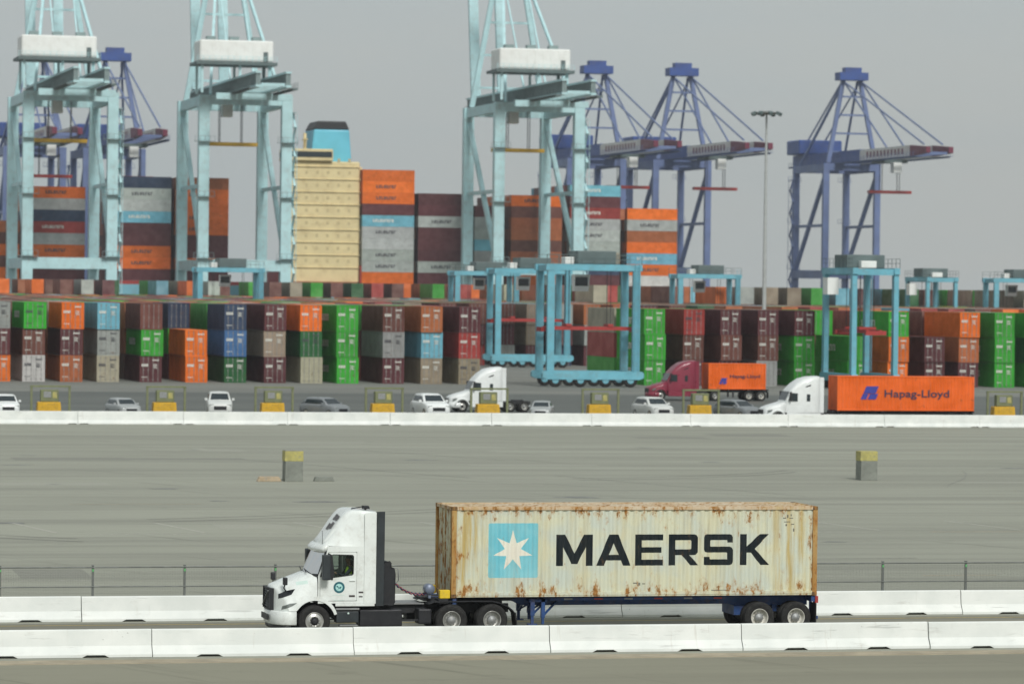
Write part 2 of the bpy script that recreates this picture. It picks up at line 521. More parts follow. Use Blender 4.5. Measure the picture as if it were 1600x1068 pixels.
def weathered(name, base, base2, rust_amt=1.0, stain=0.6, grime=0.35):
    """old painted corrugated steel: stains running down, rust along rails, posts and scratches"""
    m, nt, bs = nodes_of(name)
    co = obj_co(nt)
    sep = nt.nodes.new('ShaderNodeSeparateXYZ')
    nt.links.new(co, sep.inputs[0])
    x, z = sep.outputs['X'], sep.outputs['Z']
    c = mix(nt, ramp(nt, nz(nt, co, 0.9, 5), 0.35, 0.65), base, base2)
    endw = mth(nt, 'MAXIMUM', ramp(nt, x, 2.0, 0.2), ramp(nt, x, 9.7, 11.9))
    topw = ramp(nt, z, 2.15, 2.85)
    botw = ramp(nt, z, 0.75, 0.12)
    s1 = ramp(nt, nz(nt, co, 1.0, 7, 0.65, (4.2, 4, 0.28)), 0.42, 0.70)
    sw = mth(nt, 'ADD', mth(nt, 'MULTIPLY', endw, 0.9), 0.28)
    c = mix(nt, mth(nt, 'MULTIPLY', mth(nt, 'MULTIPLY', s1, sw), stain), c, (0.50, 0.37, 0.13))
    s2 = ramp(nt, nz(nt, co, 1.0, 6, 0.6, (9, 4, 0.5)), 0.52, 0.74)
    c = mix(nt, mth(nt, 'MULTIPLY', s2, grime), c, (0.36, 0.34, 0.27))
    edge = mth(nt, 'MAXIMUM', mth(nt, 'MAXIMUM', mth(nt, 'MULTIPLY', topw, 0.75), mth(nt, 'MULTIPLY', botw, 0.8)), mth(nt, 'MAXIMUM', ramp(nt, x, 0.75, 0.0), ramp(nt, x, 11.75, 12.2)))
    rn = nz(nt, co, 2.6, 10, 0.72, (1.5, 1.5, 0.75))
    rr = ramp(nt, mth(nt, 'ADD', rn, mth(nt, 'MULTIPLY', edge, 0.13)), 0.63, 0.70)
    rc = mix(nt, ramp(nt, nz(nt, co, 9, 5), 0.35, 0.65), (0.10, 0.035, 0.012), (0.36, 0.15, 0.035))
    c = mix(nt, mth(nt, 'MULTIPLY', rr, rust_amt), c, rc)
    rh = ramp(nt, mth(nt, 'ADD', rn, mth(nt, 'MULTIPLY', edge, 0.14)), 0.56, 0.67)
    c = mix(nt, mth(nt, 'MULTIPLY', mth(nt, 'MULTIPLY', rh, 0.35), rust_amt), c, (0.45, 0.24, 0.07))
    nt.links.new(c, bs.inputs['Base Color'])
    bs.inputs['Roughness'].default_value = 0.65
    bs.inputs['Specular IOR Level'].default_value = 0.15
    bump(nt, bs, nz(nt, co, 10, 6, 0.7), 0.12, 0.01)
    return m
M_CWALL = weathered('old_cream_paint', (0.65, 0.65, 0.48), (0.57, 0.62, 0.54), 1.05, 1.0, 0.45)
M_CRAIL = weathered('old_rail_paint', (0.62, 0.54, 0.41), (0.56, 0.42, 0.27), 1.2, 0.7)
M_CPOST = weathered('old_post_paint', (0.34, 0.17, 0.05), (0.46, 0.31, 0.13), 1.3, 1.0)
M_CCAST = weathered('old_casting', (0.07, 0.045, 0.03), (0.13, 0.07, 0.035), 1.0, 0.3, 0.1)
M_CBLUE = weathered('faded_sky_blue', (0.17, 0.53, 0.62), (0.26, 0.60, 0.66), 0.7, 0.35, 0.2)
M_CSTAR = weathered('faded_star_white', (0.80, 0.79, 0.68), (0.76, 0.68, 0.58), 0.5, 0.3, 0.15)
M_CLET = weathered('faded_letter_black', (0.008, 0.014, 0.017), (0.014, 0.020, 0.024), 0.35, 0.05, 0.03)

# ------------------------------------------------------------------ ground, water, quays
PAD = 0.3                                   # the container yard lies a little higher than the truck road
def sheet(name, rows, x0, x1, mat, nx=1):
    mb = MB()
    for i in range(len(rows) - 1):
        (ya, za), (yb, zb) = rows[i], rows[i + 1]
        mb.add([(x0, ya, za), (x1, ya, za), (x1, yb, zb), (x0, yb, zb)], [(0, 1, 2, 3)])
    return structure(link(name, mb.mesh(name, recalc=False), mat))
ground = sheet('ground', [(-60, 0), (301, 0)], -1500, 2500, M_YARD)
sheet('apron', [(301, 0), (388, 0)], -1500, 2500, M_APRON)
sheet('yard_slab', [(388, 0), (395, PAD), (855, PAD), (855, -9)], -1500, 2500, M_SLAB)
sheet('road', [(113.1, 0.004), (123.2, 0.004)], -300, 400, M_ROAD)
sheet('near_road', [(40, 0.004), (109.8, 0.004)], -300, 400, M_FORE)
mb = MB().box(-300, 400, 109.9, 111.0, 0.0, 0.02)
structure(mb.build('gutter', pmat('gutter_concrete', (0.36, 0.31, 0.22), 0.85, var=0.15, scale=0.8, dirt=(0.2, 0.18, 0.14), damt=0.5)))

m_w, nt, bs = nodes_of('harbour_water')
bs.inputs['Base Color'].default_value = (0.03, 0.055, 0.06, 1)
bs.inputs['Roughness'].default_value = 0.12
bump(nt, bs, nz(nt, obj_co(nt), 0.4, 4), 0.3, 0.2)
sheet('water', [(854, -3.5), (9000, -3.5)], -6000, 8000, m_w)
mb = MB().box(-1500, 2500, 1010, 2600, -9, 1.2)
structure(mb.build('far_quay', M_CONCD))

def strip(name, pts, w, mat, z, parent):
    """a painted or sealed line lying on the ground"""
    mb = MB()
    L, Rr = [], []
    for i, p in enumerate(pts):
        a, b = Vector(pts[max(0, i - 1)]), Vector(pts[min(len(pts) - 1, i + 1)])
        d = (b - a).normalized()
        n = Vector((-d.y, d.x)) * w / 2
        L.append((p[0] + n.x, p[1] + n.y, z))
        Rr.append((p[0] - n.x, p[1] - n.y, z))
    k = len(pts)
    mb.add(L + Rr, [(i, i + 1, k + i + 1, k + i) for i in range(k - 1)])
    return link(name, mb.mesh(name, recalc=False), mat, parent)

rnd = random.Random(3)
for Y, w in ((166.9, 0.16), (189.9, 0.14), (141.0, 0.14)):                 # worn lane lines along the yard
    x = 10 + rnd.random() * 5
    while x < 100:
        l = rnd.uniform(1.5, 7)
        strip('lane_line', [(x, Y), (x + l, Y)], w, M_PAINTW if rnd.random() < 0.7 else M_PAINTO, 0.005, ground)
        x += l + rnd.uniform(2, 9)
for k in range(9):                                                         # stall marks
    x = 14 + 6.4 * k + rnd.uniform(-0.4, 0.4)
    strip('stall_line', [(x, 168), (x - 1.2, 175)], 0.14, M_PAINTW, 0.005, ground)
for k in range(14):                                                        # tar-sealed cracks
    x, y = rnd.uniform(10, 105), rnd.uniform(130, 295)
    pts = [(x, y)]
    a = R(rnd.choice([62, 70, 118, 4, 176]) + rnd.uniform(-8, 8))
    for j in range(rnd.randint(5, 12)):
        a += rnd.uniform(-0.07, 0.07)
        x += math.cos(a) * 2.2
        y += math.sin(a) * 2.2
        if not 127 < y < 297:
            break
        pts.append((x, y))
    if len(pts) < 4:
        continue
    strip('sealed_crack', pts, rnd.uniform(0.04, 0.10), M_SEAL, 0.006 + 0.0002 * k, ground)
M_PATCH = [asphalt('patch_asphalt', (0.245, 0.247, 0.212), (0.275, 0.277, 0.235), (0.225, 0.226, 0.195)), asphalt('pale_patch', (0.33, 0.332, 0.28), (0.365, 0.368, 0.31), (0.30, 0.302, 0.255))]
for k in range(16):                                                        # squares of newer and older paving
    x, y = rnd.uniform(12, 98), rnd.uniform(130, 288)
    w, d = rnd.uniform(2, 9), rnd.uniform(1.2, 5)
    strip('paving_patch', [(x, y), (x + w, y + rnd.uniform(-0.15, 0.15))], d, M_PATCH[k % 2], 0.0015 + 0.0001 * k, ground)
M_TYRE = asphalt('tyre_mark', (0.185, 0.187, 0.162), (0.25, 0.252, 0.215), (0.165, 0.165, 0.142))
for k in range(11):                                                        # tyre marks of turning trucks, in pairs
    x, y = rnd.uniform(5, 90), rnd.uniform(150, 285)
    a = R(rnd.choice([150, 162, 25, 170, 14]) + rnd.uniform(-6, 6))
    turn = rnd.uniform(-0.05, 0.05)
    pts = []
    for j in range(16):
        pts.append((x, y))
        a += turn
        x += math.cos(a) * 1.3
        y += math.sin(a) * 1.3
    if all(127 < p[1] < 296 for p in pts):
        for dy in (0.0, 1.9):
            strip('tyre_mark', [(p[0], p[1] + dy) for p in pts], 0.30, M_TYRE, 0.0035 + 0.00005 * k, ground)
M_OIL = pmat('oil_stain', (0.15, 0.15, 0.135), 0.5, var=0.3, scale=1.5, dirt=(0.24, 0.24, 0.2), damt=0.8)
for k in range(26):                                                        # oil stains
    x, y = rnd.uniform(8, 105), rnd.uniform(128, 294)
    n = 11
    r_ = rnd.uniform(0.2, 0.8)
    ring = [(x + r_ * rnd.uniform(0.6, 1.5) * 1.6 * math.cos(2 * math.pi * q / n), y + r_ * rnd.uniform(0.6, 1.3) * math.sin(2 * math.pi * q / n), 0.0042) for q in range(n)]
    link('oil_stain', MB().add(ring, [list(range(n))]).mesh('oil_stain', recalc=False), M_OIL, ground)
strip('edge_line', [(-100, 114.4), (300, 114.4)], 0.12, pmat('worn_line_yellow', (0.45, 0.33, 0.07), 0.8, dirt=(0.15, 0.14, 0.12), damt=0.7), 0.009, bpy.data.objects['road'])
strip('edge_line', [(-100, 122.4), (300, 122.4)], 0.12, MATS['worn_line_yellow'], 0.009, bpy.data.objects['road'])

# ------------------------------------------------------------------ concrete barriers
def barrier_mesh(name, L, notches, h=0.81):
    prof = [(-0.305, 0.0), (-0.305, 0.08), (-0.14, 0.33), (-0.085, h - 0.03), (-0.06, h), (0.06, h), (0.085, h - 0.03), (0.14, 0.33), (0.305, 0.08), (0.305, 0.0)]
    xs = [(0, 1), (0.015, 1)]
    for c in notches:
        xs += [(c - 0.40, 1), (c - 0.26, 0), (c + 0.26, 0), (c + 0.40, 1)]
    xs += [(L - 0.015, 1), (L, 1)]
    rings = []
    for x, full in xs:
        e = 0.985 if x in (0, L) else 1.0
        ring = []
        for y, z in prof:
            zz = z
            if not full and z < 0.09:
                zz = 0.07 if z < 0.05 else 0.085
            ring.append((x, y * e, zz if zz < 0.7 else zz * (0.997 if e < 1 else 1)))
        rings.append(ring)
    mb = MB().loft(rings, close=True, sm=False)
    return mb.mesh(name)

def barrier_row(Y, L, x0, n, notches, row, group, h=0.81):
    me = barrier_mesh('concrete_barrier', L, notches, h)
    me.materials.append(M_BARR)
    words = ['first', 'second', 'third', 'fourth', 'fifth', 'sixth', 'seventh', 'eighth', 'ninth', 'tenth', 'eleventh', 'twelfth', 'thirteenth', 'fourteenth']
    rr = random.Random(Y)
    for k in range(n):
        o = link('concrete_barrier', me, None, None, (x0 + k * (L + 0.025), Y + rr.uniform(-0.03, 0.03), 0.003))
        o.rotation_euler = (rr.uniform(-0.006, 0.006), rr.uniform(-0.0012, 0.0012), rr.uniform(-0.006, 0.006))
        tag(o, 'white painted concrete barrier segment, %s from the left in the %s' % (words[k], row), 'barrier', group)
barrier_row(112.1, 6.08, 10.2, 6, (1.7, 4.4), 'row nearest the camera', 'barriers in front of the truck')
barrier_row(124.0, 6.08, 9.6, 7, (1.7, 4.4), 'fenced row behind the truck', 'barriers behind the truck')
barrier_row(298.5, 8.35, 29.0, 11, (0.45, 7.9), 'far row across the yard', 'barriers across the far side of the yard', 1.02)

# fence standing behind the second barrier row
fence = tag(empty('wire_fence', (28, 124.62, 0)), 'low dark wire fence with green tagged posts behind the middle barrier row', 'fence')
FX0, NB, BAY = -21.0, 14, 3.05
post_me = MB().box(-0.035, 0.035, -0.035, 0.035, 0, 1.76).box(-0.042, 0.042, -0.042, 0.042, 1.76, 1.785).mesh('post')
tag_me = MB().box(-0.03, 0.03, -0.046, -0.04, 1.58, 1.66).mesh('reflector_tag')
wm = MB()
x = 0.06
while x < BAY - 0.03:
    wm.box(x - 0.0013, x + 0.0013, -0.003, 0.003, 0.6, 1.69)
    x += 0.055
z = 0.64
while z < 1.68:
    wm.box(0.04, BAY - 0.04, -0.0055, -0.0032, z - 0.0013, z + 0.0013)
    z += 0.055
panel_me = wm.mesh('mesh_panel', recalc=False)
for me, mt in ((post_me, M_GALV), (tag_me, M_GREENTAG), (panel_me, M_GALV)):
    me.materials.append(mt)
for k in range(NB + 1):
    p = link('post', post_me, None, fence, (FX0 + k * BAY, 0, 0))
    t = link('reflector_tag', tag_me, None, p)
    if k < NB:
        link('mesh_panel', panel_me, None, fence, (FX0 + k * BAY, 0, 0))
for nm, zz, rr_ in (('top_rail', 1.72, 0.024), ('middle_rail', 1.08, 0.02)):
    MB().tube([(FX0, -0.045, zz), (FX0 + NB * BAY, -0.045, zz)], rr_, 8).build(nm, M_GALV, fence)

# concrete marker blocks out in the yard
def marker_block(x, y, extra, label):
    e = tag(empty('marker_block', (x, y, 0)), label, 'marker block', 'grey blocks with yellow tops in the yard')
    prof = [(-0.52, 0.0), (0.52, 0.0), (0.50, 1.15), (-0.50, 1.15)]
    MB().prism(prof, 'y', -0.5, 0.5).build('block', M_CONCD, e, bevel=0.03)
    MB().prism([(-0.54, 1.15), (0.54, 1.15), (0.53, 1.72), (-0.53, 1.72)], 'y', -0.46, 0.46).build('painted_top', M_YELP, e, bevel=0.03)
    if extra:
        MB().box(-0.5, 0.5, -0.42, 0.42, 1.725, 1.76).build('cap', M_CONC, e)
    return e
marker_block(38.8, 212.1, True, 'grey concrete block with yellow top in the yard above the white tractor')
marker_block(73.6, 213.5, False, 'grey concrete block with brighter yellow top near the right edge of the yard')
o = MB().prism([(-0.7, 0), (0.7, 0), (0.55, 0.28), (-0.55, 0.28)], 'y', -0.25, 0.25).build('wheel_stop', M_PAINTO, None, (37.4, 211.9, 0), bevel=0.03)
tag(o, 'faded orange wheel stop left of the grey block with yellow top', 'wheel stop')
o = MB().prism([(-0.6, 0), (0.6, 0), (0.5, 0.25), (-0.5, 0.25)], 'y', -0.2, 0.2).build('wheel_stop', M_CONCD, None, (40.6, 212.1, 0), bevel=0.03)
tag(o, 'dark concrete wheel stop right of the grey block with yellow top', 'wheel stop')

# ------------------------------------------------------------------ the rusty cream container on the truck
XT, YT, ZT = 26.632, 117.393, 1.22             # its front near bottom corner
CL, CW, CH = 12.192, 2.438, 2.896
P_, FL, SL = 0.278, 0.071, 0.068
def corr(x, x0=0.2):
    """depth of the corrugated wall (0 outer .. 0.036 inner) at x"""
    t = (x - x0) % P_
    if t < FL:
        return 0.0
    if t < FL + SL:
        return 0.036 * (t - FL) / SL
    if t < 2 * FL + SL:
        return 0.036
    return 0.036 * (1 - (t - 2 * FL - SL) / SL)
def breaks(a, b, x0=0.2):
    out = [a, b]
    k = math.floor((a - x0) / P_) - 1
    while x0 + k * P_ < b + P_:
        for q in (0, FL, FL + SL, 2 * FL + SL):
            v = x0 + k * P_ + q
            if a + 1e-4 < v < b - 1e-4:
                out.append(v)
        k += 1
    return sorted(out)
SIDE_Y = 0.03
def on_wall(name, polys, mat, parent, off):
    """flat print laid onto the corrugated side wall"""
    bm = bmesh.new()
    for poly in polys:
        bm.faces.new([bm.verts.new((p[0], 0, p[1])) for p in poly])
    xs = [v.co.x for v in bm.verts]
    for b in breaks(min(xs), max(xs))[1:-1]:
        bmesh.ops.bisect_plane(bm, geom=bm.verts[:] + bm.edges[:] + bm.faces[:], dist=1e-5, plane_co=(b, 0, 0), plane_no=(1, 0, 0))
    for v in bm.verts:
        v.co.y = SIDE_Y + corr(v.co.x) - off
    bmesh.ops.triangulate(bm, faces=bm.faces[:])
    for f in bm.faces:
        f.normal_update()
        if f.normal.y > 0:
            f.normal_flip()
    return link(name, bake(bm, name), mat, parent)

box = tag(empty('shipping_container', (XT, YT, ZT)), 'rusty cream container with blue star square on the blue trailer behind the white tractor', 'container')
def side_wall(y, sgn):
    mb = MB()
    xs = breaks(0.15, CL - 0.15)
    v = [(x, y + sgn * corr(x), 0.15) for x in xs] + [(x, y + sgn * corr(x), CH - 0.1) for x in xs]
    n = len(xs)
    mb.add(v, [(i, i + 1, n + i + 1, n + i) for i in range(n - 1)])
    return mb
side_wall(SIDE_Y, 1).build('side_wall', M_CWALL, box, recalc=False)
side_wall(CW - SIDE_Y, -1).build('side_wall', M_CWALL, box, recalc=False)
mb = MB()                                     # front wall, corrugated too
xs = breaks(0.12, CW - 0.12, 0.12)
mb.add([(0.05 + corr(q, 0.12), q, 0.15) for q in xs] + [(0.05 + corr(q, 0.12), q, CH - 0.1) for q in xs], [(i, i + 1, len(xs) + i + 1, len(xs) + i) for i in range(len(xs) - 1)])
mb.build('front_wall', M_CWALL, box, recalc=False)
mb = MB()                                     # roof sheet with shallow cross ribs and dents
rr_ = random.Random(5)
nx, ny = 130, 6
vv = []
for i in range(nx + 1):
    x = 0.06 + (CL - 0.12) * i / nx
    for j in range(ny + 1):
        y = 0.05 + (CW - 0.1) * j / ny
        vv.append((x, y, CH - 0.012 - (0.018 if i % 2 else 0.0) * (0 if j in (0, ny) else 1) + (rr_.uniform(-0.012, 0.006) if 0 < j < ny else 0)))
mb.add(vv, [(i * (ny + 1) + j, (i + 1) * (ny + 1) + j, (i + 1) * (ny + 1) + j + 1, i * (ny + 1) + j + 1) for i in range(nx) for j in range(ny)])
mb.build('roof', M_CRAIL, box, recalc=False)
MB().box(0.1, CL - 0.1, 0.05, CW - 0.05, 0.1, 0.16).build('floor', M_FRAME, box)
for y0, y1 in ((0.0, 0.06), (CW - 0.06, CW)):
    MB().box(0.16, CL - 0.16, y0, y1, CH - 0.11, CH).build('top_rail', M_CRAIL, box, bevel=0.006, seg=1)
    MB().prism([(y0, 0.16), (y1, 0.16), (y1, 0.02), (y0 + 0.015, 0.02), (y0 + 0.015, 0.055), (y0, 0.07)], 'x', 0.16, CL - 0.16).build('bottom_rail', M_CWALL, box)
for x0, x1 in ((0.0, 0.06), (CL - 0.06, CL)):
    MB().box(x0, x1, 0.17, CW - 0.17, CH - 0.11, CH - 0.002).build('header', M_CRAIL, box)
    MB().box(x0, x1, 0.17, CW - 0.17, 0.0, 0.15).build('end_sill', M_CRAIL, box)
for x0 in (0.0, CL - 0.16):
    for y0 in (0.0, CW - 0.16):
        MB().box(x0 + 0.004, x0 + 0.156, y0 + 0.004, y0 + 0.156, 0.118, CH - 0.118).build('corner_post', M_CPOST, box)
        for z0 in (0.0, CH - 0.118):
            MB().box(x0 - 0.003 if x0 == 0 else x0 - 0.015, x0 + 0.178 if x0 == 0 else x0 + 0.163, y0 - 0.003, y0 + 0.163, z0, z0 + 0.118).build('corner_casting', M_CCAST, box, bevel=0.008, seg=1)
for y0, y1 in ((0.17, 1.21), (1.23, CW - 0.17)):
    d = MB().box(CL - 0.05, CL - 0.02, y0, y1, 0.16, CH - 0.12).build('door', M_CWALL, box)
    rb = MB()
    for q in (y0 + 0.22, y1 - 0.22):
        rb.tube([(CL - 0.005, q, 0.12), (CL - 0.005, q, CH - 0.1)], 0.017, 8)
    rb.build('locking_bar', M_STEEL, d)

# print on the side: blue square, star, letters
def LB(x0, z0, polys, w_scale=1.0):
    return [[(x0 + p[0] * w_scale, z0 + p[1] * 1.0) for p in q] for q in polys]
sq = [(1.25, 0.63), (2.80, 0.63), (2.84, 0.67), (2.84, 2.33), (2.80, 2.37), (1.25, 2.37), (1.21, 2.33), (1.21, 0.67)]
on_wall('blue_square', [sq], M_CBLUE, box, 0.002)
sc_ = (2.01, 1.49)
st = []
for k in range(14):
    a = math.pi / 2 + k * math.pi / 7
    rad = 0.665 if k % 2 == 0 else 0.27
    st.append((sc_[0] + rad * math.cos(a), sc_[1] + rad * math.sin(a)))
on_wall('star', [[sc_, st[k], st[(k + 1) % 14]] for k in range(14)], M_CSTAR, box, 0.004)
GL = {
 'M': (1.2, [[(0, 0), (.225, 0), (.225, 1), (0, 1)], [(.975, 0), (1.2, 0), (1.2, 1), (.975, 1)],
             [(.225, 1), (.225, .60), (.505, .06), (.6, .06), (.6, .40), (.29, 1)], [(.975, 1), (.91, 1), (.6, .40), (.6, .06), (.695, .06), (.975, .60)]]),
 'A': (1.14, [[(0, 0), (.25, 0), (.57, .72), (.57, 1), (.42, 1)], [(1.14, 0), (.72, 1), (.57, 1), (.57, .72), (.89, 0)],
              [(.325, .17), (.815, .17), (.735, .35), (.405, .35)]]),
 'E': (.94, [[(0, 0), (.225, 0), (.225, 1), (0, 1)], [(.225, 0), (.94, 0), (.94, .19), (.225, .19)], [(.225, .41), (.88, .41), (.88, .59), (.225, .59)], [(.225, .81), (.94, .81), (.94, 1), (.225, 1)]]),
 'R': (1.0, [[(0, 0), (.225, 0), (.225, 1), (0, 1)], [(.225, .81), (.74, .81), (.80, .86), (.86, 1), (.225, 1)], [(.74, .81), (.765, .785), (.765, .54), (.74, .515), (.86, .33), (.93, .35), (.99, .42), (.99, .90), (.94, .97), (.86, 1), (.80, .86)],
             [(.225, .33), (.86, .33), (.74, .515), (.225, .515)], [(.44, .33), (.74, 0), (1.01, 0), (.70, .33)]]),
 'S': (.98, [[(0, .02), (.05, 0), (.88, 0), (.79, .19), (.21, .19), (.19, .21), (.19, .27), (0, .27)], [(.88, 0), (.95, .03), (.98, .11), (.98, .49), (.94, .57), (.86, .60), (.755, .41), (.775, .39), (.775, .21), (.79, .19)],
             [(.755, .41), (.86, .60), (.225, .60), (.11, .41)], [(.11, .41), (.225, .60), (.205, .62), (.205, .79), (.225, .81), (.10, 1), (.03, .97), (0, .89), (0, .50), (.04, .43)], [(.225, .81), (.76, .81), (.78, .79), (.78, .73), (.97, .73), (.97, .90), (.94, .97), (.87, 1), (.10, 1)]]),
 'K': (.96, [[(0, 0), (.225, 0), (.225, 1), (0, 1)], [(.225, .40), (.36, .40), (.50, .52), (.96, 1), (.66, 1), (.225, .60)], [(.36, .40), (.69, 0), (.985, 0), (.50, .52)]]),
}
for ch, x0 in (('M', 3.44), ('A', 4.77), ('E', 6.05), ('R', 7.17), ('S', 8.36), ('K', 9.58)):
    on_wall('letter', LB(x0, 1.0, GL[ch][1]), M_CLET, box, 0.002)
# small worn code marks near the top right and low down, too worn to read
cm = []
for (x, z, w, h) in ((11.02, 2.50, .10, .03), (11.16, 2.52, .05, .10), (11.24, 2.50, .12, .025), (11.05, 2.38, .22, .025), (11.10, 2.26, .06, .06), (11.30, 2.30, .10, .03), (11.36, 2.08, .05, .10), (11.28, 2.58, .03, .06), (6.0, 0.42, .14, .035), (6.18, 0.36, .06, .09), (6.3, 0.40, .10, .03), (8.62, 0.18, .5, .025)):
    cm.append([(x, z), (x + w, z), (x + w, z + h), (x, z + h)])
on_wall('code_marks', cm, pmat('faded_code', (0.16, 0.15, 0.12), 0.7, var=0.2), box, 0.003)

# ------------------------------------------------------------------ blue container trailer
ORG = (XT, YT + CW / 2, 0)
trailer = tag(empty('container_trailer', ORG), 'blue skeletal container trailer under the rusty cream container', 'trailer')
ZR = ZT
def wheel_mesh(r=0.51, w=0.27, dual=False):
    mb = MB()
    offs = (0.0, 0.33) if dual else (0.0,)
    for o_ in offs:
        a, b = o_ - w / 2, o_ + w / 2
        pr = [(0.285, a + 0.03), (0.30, a + 0.012), (0.40, a), (0.465, a + 0.006), (0.492, a + 0.02), (0.508, a + 0.045)]
        pr += [(0.51, a + 0.05), (0.51, a + 0.075), (0.497, a + 0.079), (0.497, a + 0.091), (0.51, a + 0.095), (0.51, o_ - 0.008), (0.497, o_ - 0.005), (0.497, o_ + 0.005), (0.51, o_ + 0.008), (0.51, b - 0.095), (0.497, b - 0.091), (0.497, b - 0.079), (0.51, b - 0.075), (0.51, b - 0.05)]
        pr += [(0.508, b - 0.045), (0.492, b - 0.02), (0.465, b - 0.006), (0.40, b), (0.30, b - 0.012), (0.285, b - 0.03), (0.285, a + 0.03)]
        mb.lathe([(p[0] * r / 0.51, p[1]) for p in pr], n=40)
    return mb.mesh('wheel')
def rim_mesh(kind, w=0.27):
    a = -w / 2
    mb = MB()
    if kind == 'steer':
        mb.lathe([(0.283, a + 0.06), (0.292, a + 0.0), (0.283, a - 0.006), (0.268, a + 0.01), (0.262, a + 0.03), (0.235, a + 0.02), (0.20, a - 0.005), (0.165, a - 0.02), (0.13, a - 0.02), (0.125, a + 0.01), (0.0, a + 0.01)], n=40)
    else:
        mb.lathe([(0.283, a + 0.06), (0.292, a + 0.0), (0.283, a - 0.006), (0.268, a + 0.012), (0.255, a + 0.05), (0.245, a + 0.13), (0.215, a + 0.16), (0.15, a + 0.165), (0.0, a + 0.165)], n=40)
    return mb.mesh('rim')
def hub_mesh(kind, w=0.27):
    a = -w / 2
    mb = MB()
    if kind == 'steer':
        mb.lathe([(0.118, a + 0.012), (0.112, a - 0.03), (0.085, a - 0.045), (0.08, a - 0.06), (0.05, a - 0.066), (0.0, a - 0.066)], n=24)
        rb_, zb = 0.145, a - 0.03
    else:
        mb.lathe([(0.14, a + 0.166), (0.135, a + 0.06), (0.12, a + 0.035), (0.085, a + 0.03), (0.07, a + 0.005), (0.0, a + 0.005)], n=24)
        rb_, zb = 0.168, a + 0.15
    for k in range(10):
        an = 2 * math.pi * k / 10
        mb.lathe([(0.014, zb + 0.03), (0.014, zb - 0.012), (0.0, zb - 0.014)], c=(rb_ * math.cos(an), 0, rb_ * math.sin(an)), n=6, sm=False)
    return mb.mesh('hub')
ME_TY1, ME_TY2 = wheel_mesh(), wheel_mesh(w=0.255, dual=True)
ME_RS, ME_RD = rim_mesh('steer'), rim_mesh('dish', 0.255)
ME_RDW = rim_mesh('dish', 0.255)
ME_HS, ME_HD = hub_mesh('steer'), hub_mesh('dish', 0.255)
ME_HDW = hub_mesh('dish', 0.255)
for me, mt in ((ME_TY1, M_RUBBER), (ME_TY2, M_RUBBER), (ME_RS, M_RIM), (ME_RD, M_RIM), (ME_RDW, M_RIMW), (ME_HS, M_FRAME), (ME_HD, M_STEEL), (ME_HDW, M_STEEL)):
    me.materials.append(mt)
def wheel(parent, x, y, z, kind, flip=False, rot=0.0):
    ty, ri, hu = {'steer': (ME_TY1, ME_RS, ME_HS), 'drive': (ME_TY2, ME_RD, ME_HD), 'trailer': (ME_TY2, ME_RDW, ME_HDW)}[kind]
    w_ = link('wheel', ty, None, parent, (x, y, z))
    w_.rotation_euler = (0, rot, math.pi if flip else 0)
    link('rim', ri, None, w_)
    link('hub', hu, None, w_)
    return w_

for s in (-1, 1):
    # main rail, dropping from the gooseneck to the rear bogie
    y = s * 0.46
    mb = MB()
    mb.plate([(-0.55, 1.205), (-0.55, 1.06), (2.15, 1.06), (2.5, 0.93), (9.3, 0.93), (9.6, 0.86), (12.1, 0.86), (12.1, 1.205)], [], 'y', y - 0.012, y + 0.012)
    mb.box(-0.55, 12.1, y - 0.075, y + 0.075, 1.206, 1.218)
    mb.box(2.5, 9.3, y - 0.075, y + 0.075, 0.915, 0.929)
    mb.build('main_rail', M_CHBLUE, trailer)
    # landing leg
    lg = MB()
    yl = s * 0.92
    lg.box(2.66, 2.80, yl - 0.07, yl + 0.07, 0.62, 1.16)
    lg.box(2.685, 2.775, yl - 0.045, yl + 0.045, 0.36, 0.62)
    lg.box(2.58, 2.88, yl - 0.12, yl + 0.12, 0.32, 0.358)
    lo = lg.build('landing_leg', M_CHBLUE, trailer)
    MB().bar((2.75, yl, 0.66), (3.28, s * 0.5, 1.05), 0.05).bar((2.73, yl, 0.62), (2.73, s * 0.1, 1.02), 0.05).build('brace', M_CHBLUE, lo)
    lg = MB()
    lg.box(3.02, 3.14, yl - 0.06, yl + 0.06, 0.55, 1.14).box(3.04, 3.12, yl - 0.04, yl + 0.04, 0.34, 0.55)
    lg.bar((3.08, yl, 0.60), (3.62, s * 0.52, 1.02), 0.055)
    lg.build('support_strut', M_CHBLUE, trailer)
for x in (0.12, 3.0, 4.6, 6.1, 7.6, 9.0, 12.08):
    MB().box(x - 0.06, x + 0.06, -1.17 if x in (0.12, 12.08) else -0.62, 1.17 if x in (0.12, 12.08) else 0.62, 1.02, 1.204).build('cross_member', M_CHBLUE, trailer)
MB().box(2.62, 3.2, -0.98, 0.98, 1.06, 1.14).build('landing_gear_beam', M_CHBLUE, trailer)
# side rail lip under the container, with marker plates
mb = MB().box(3.3, 9.2, -1.0, -0.94, 1.10, 1.19)
for x in (3.6, 4.8, 6.0, 7.2, 8.4):
    mb.box(x - 0.03, x + 0.03, -0.94, -0.46, 1.06, 1.10)
mb.build('side_rail', M_CHBLUE, trailer)
for k, x in enumerate((3.9, 4.9, 5.9, 6.9, 7.9, 8.9)):
    MB().box(x - 0.14, x + 0.14, -1.006, -1.002, 1.12, 1.17).build('reflective_strip', M_RED if k % 2 else M_STEEL, trailer)
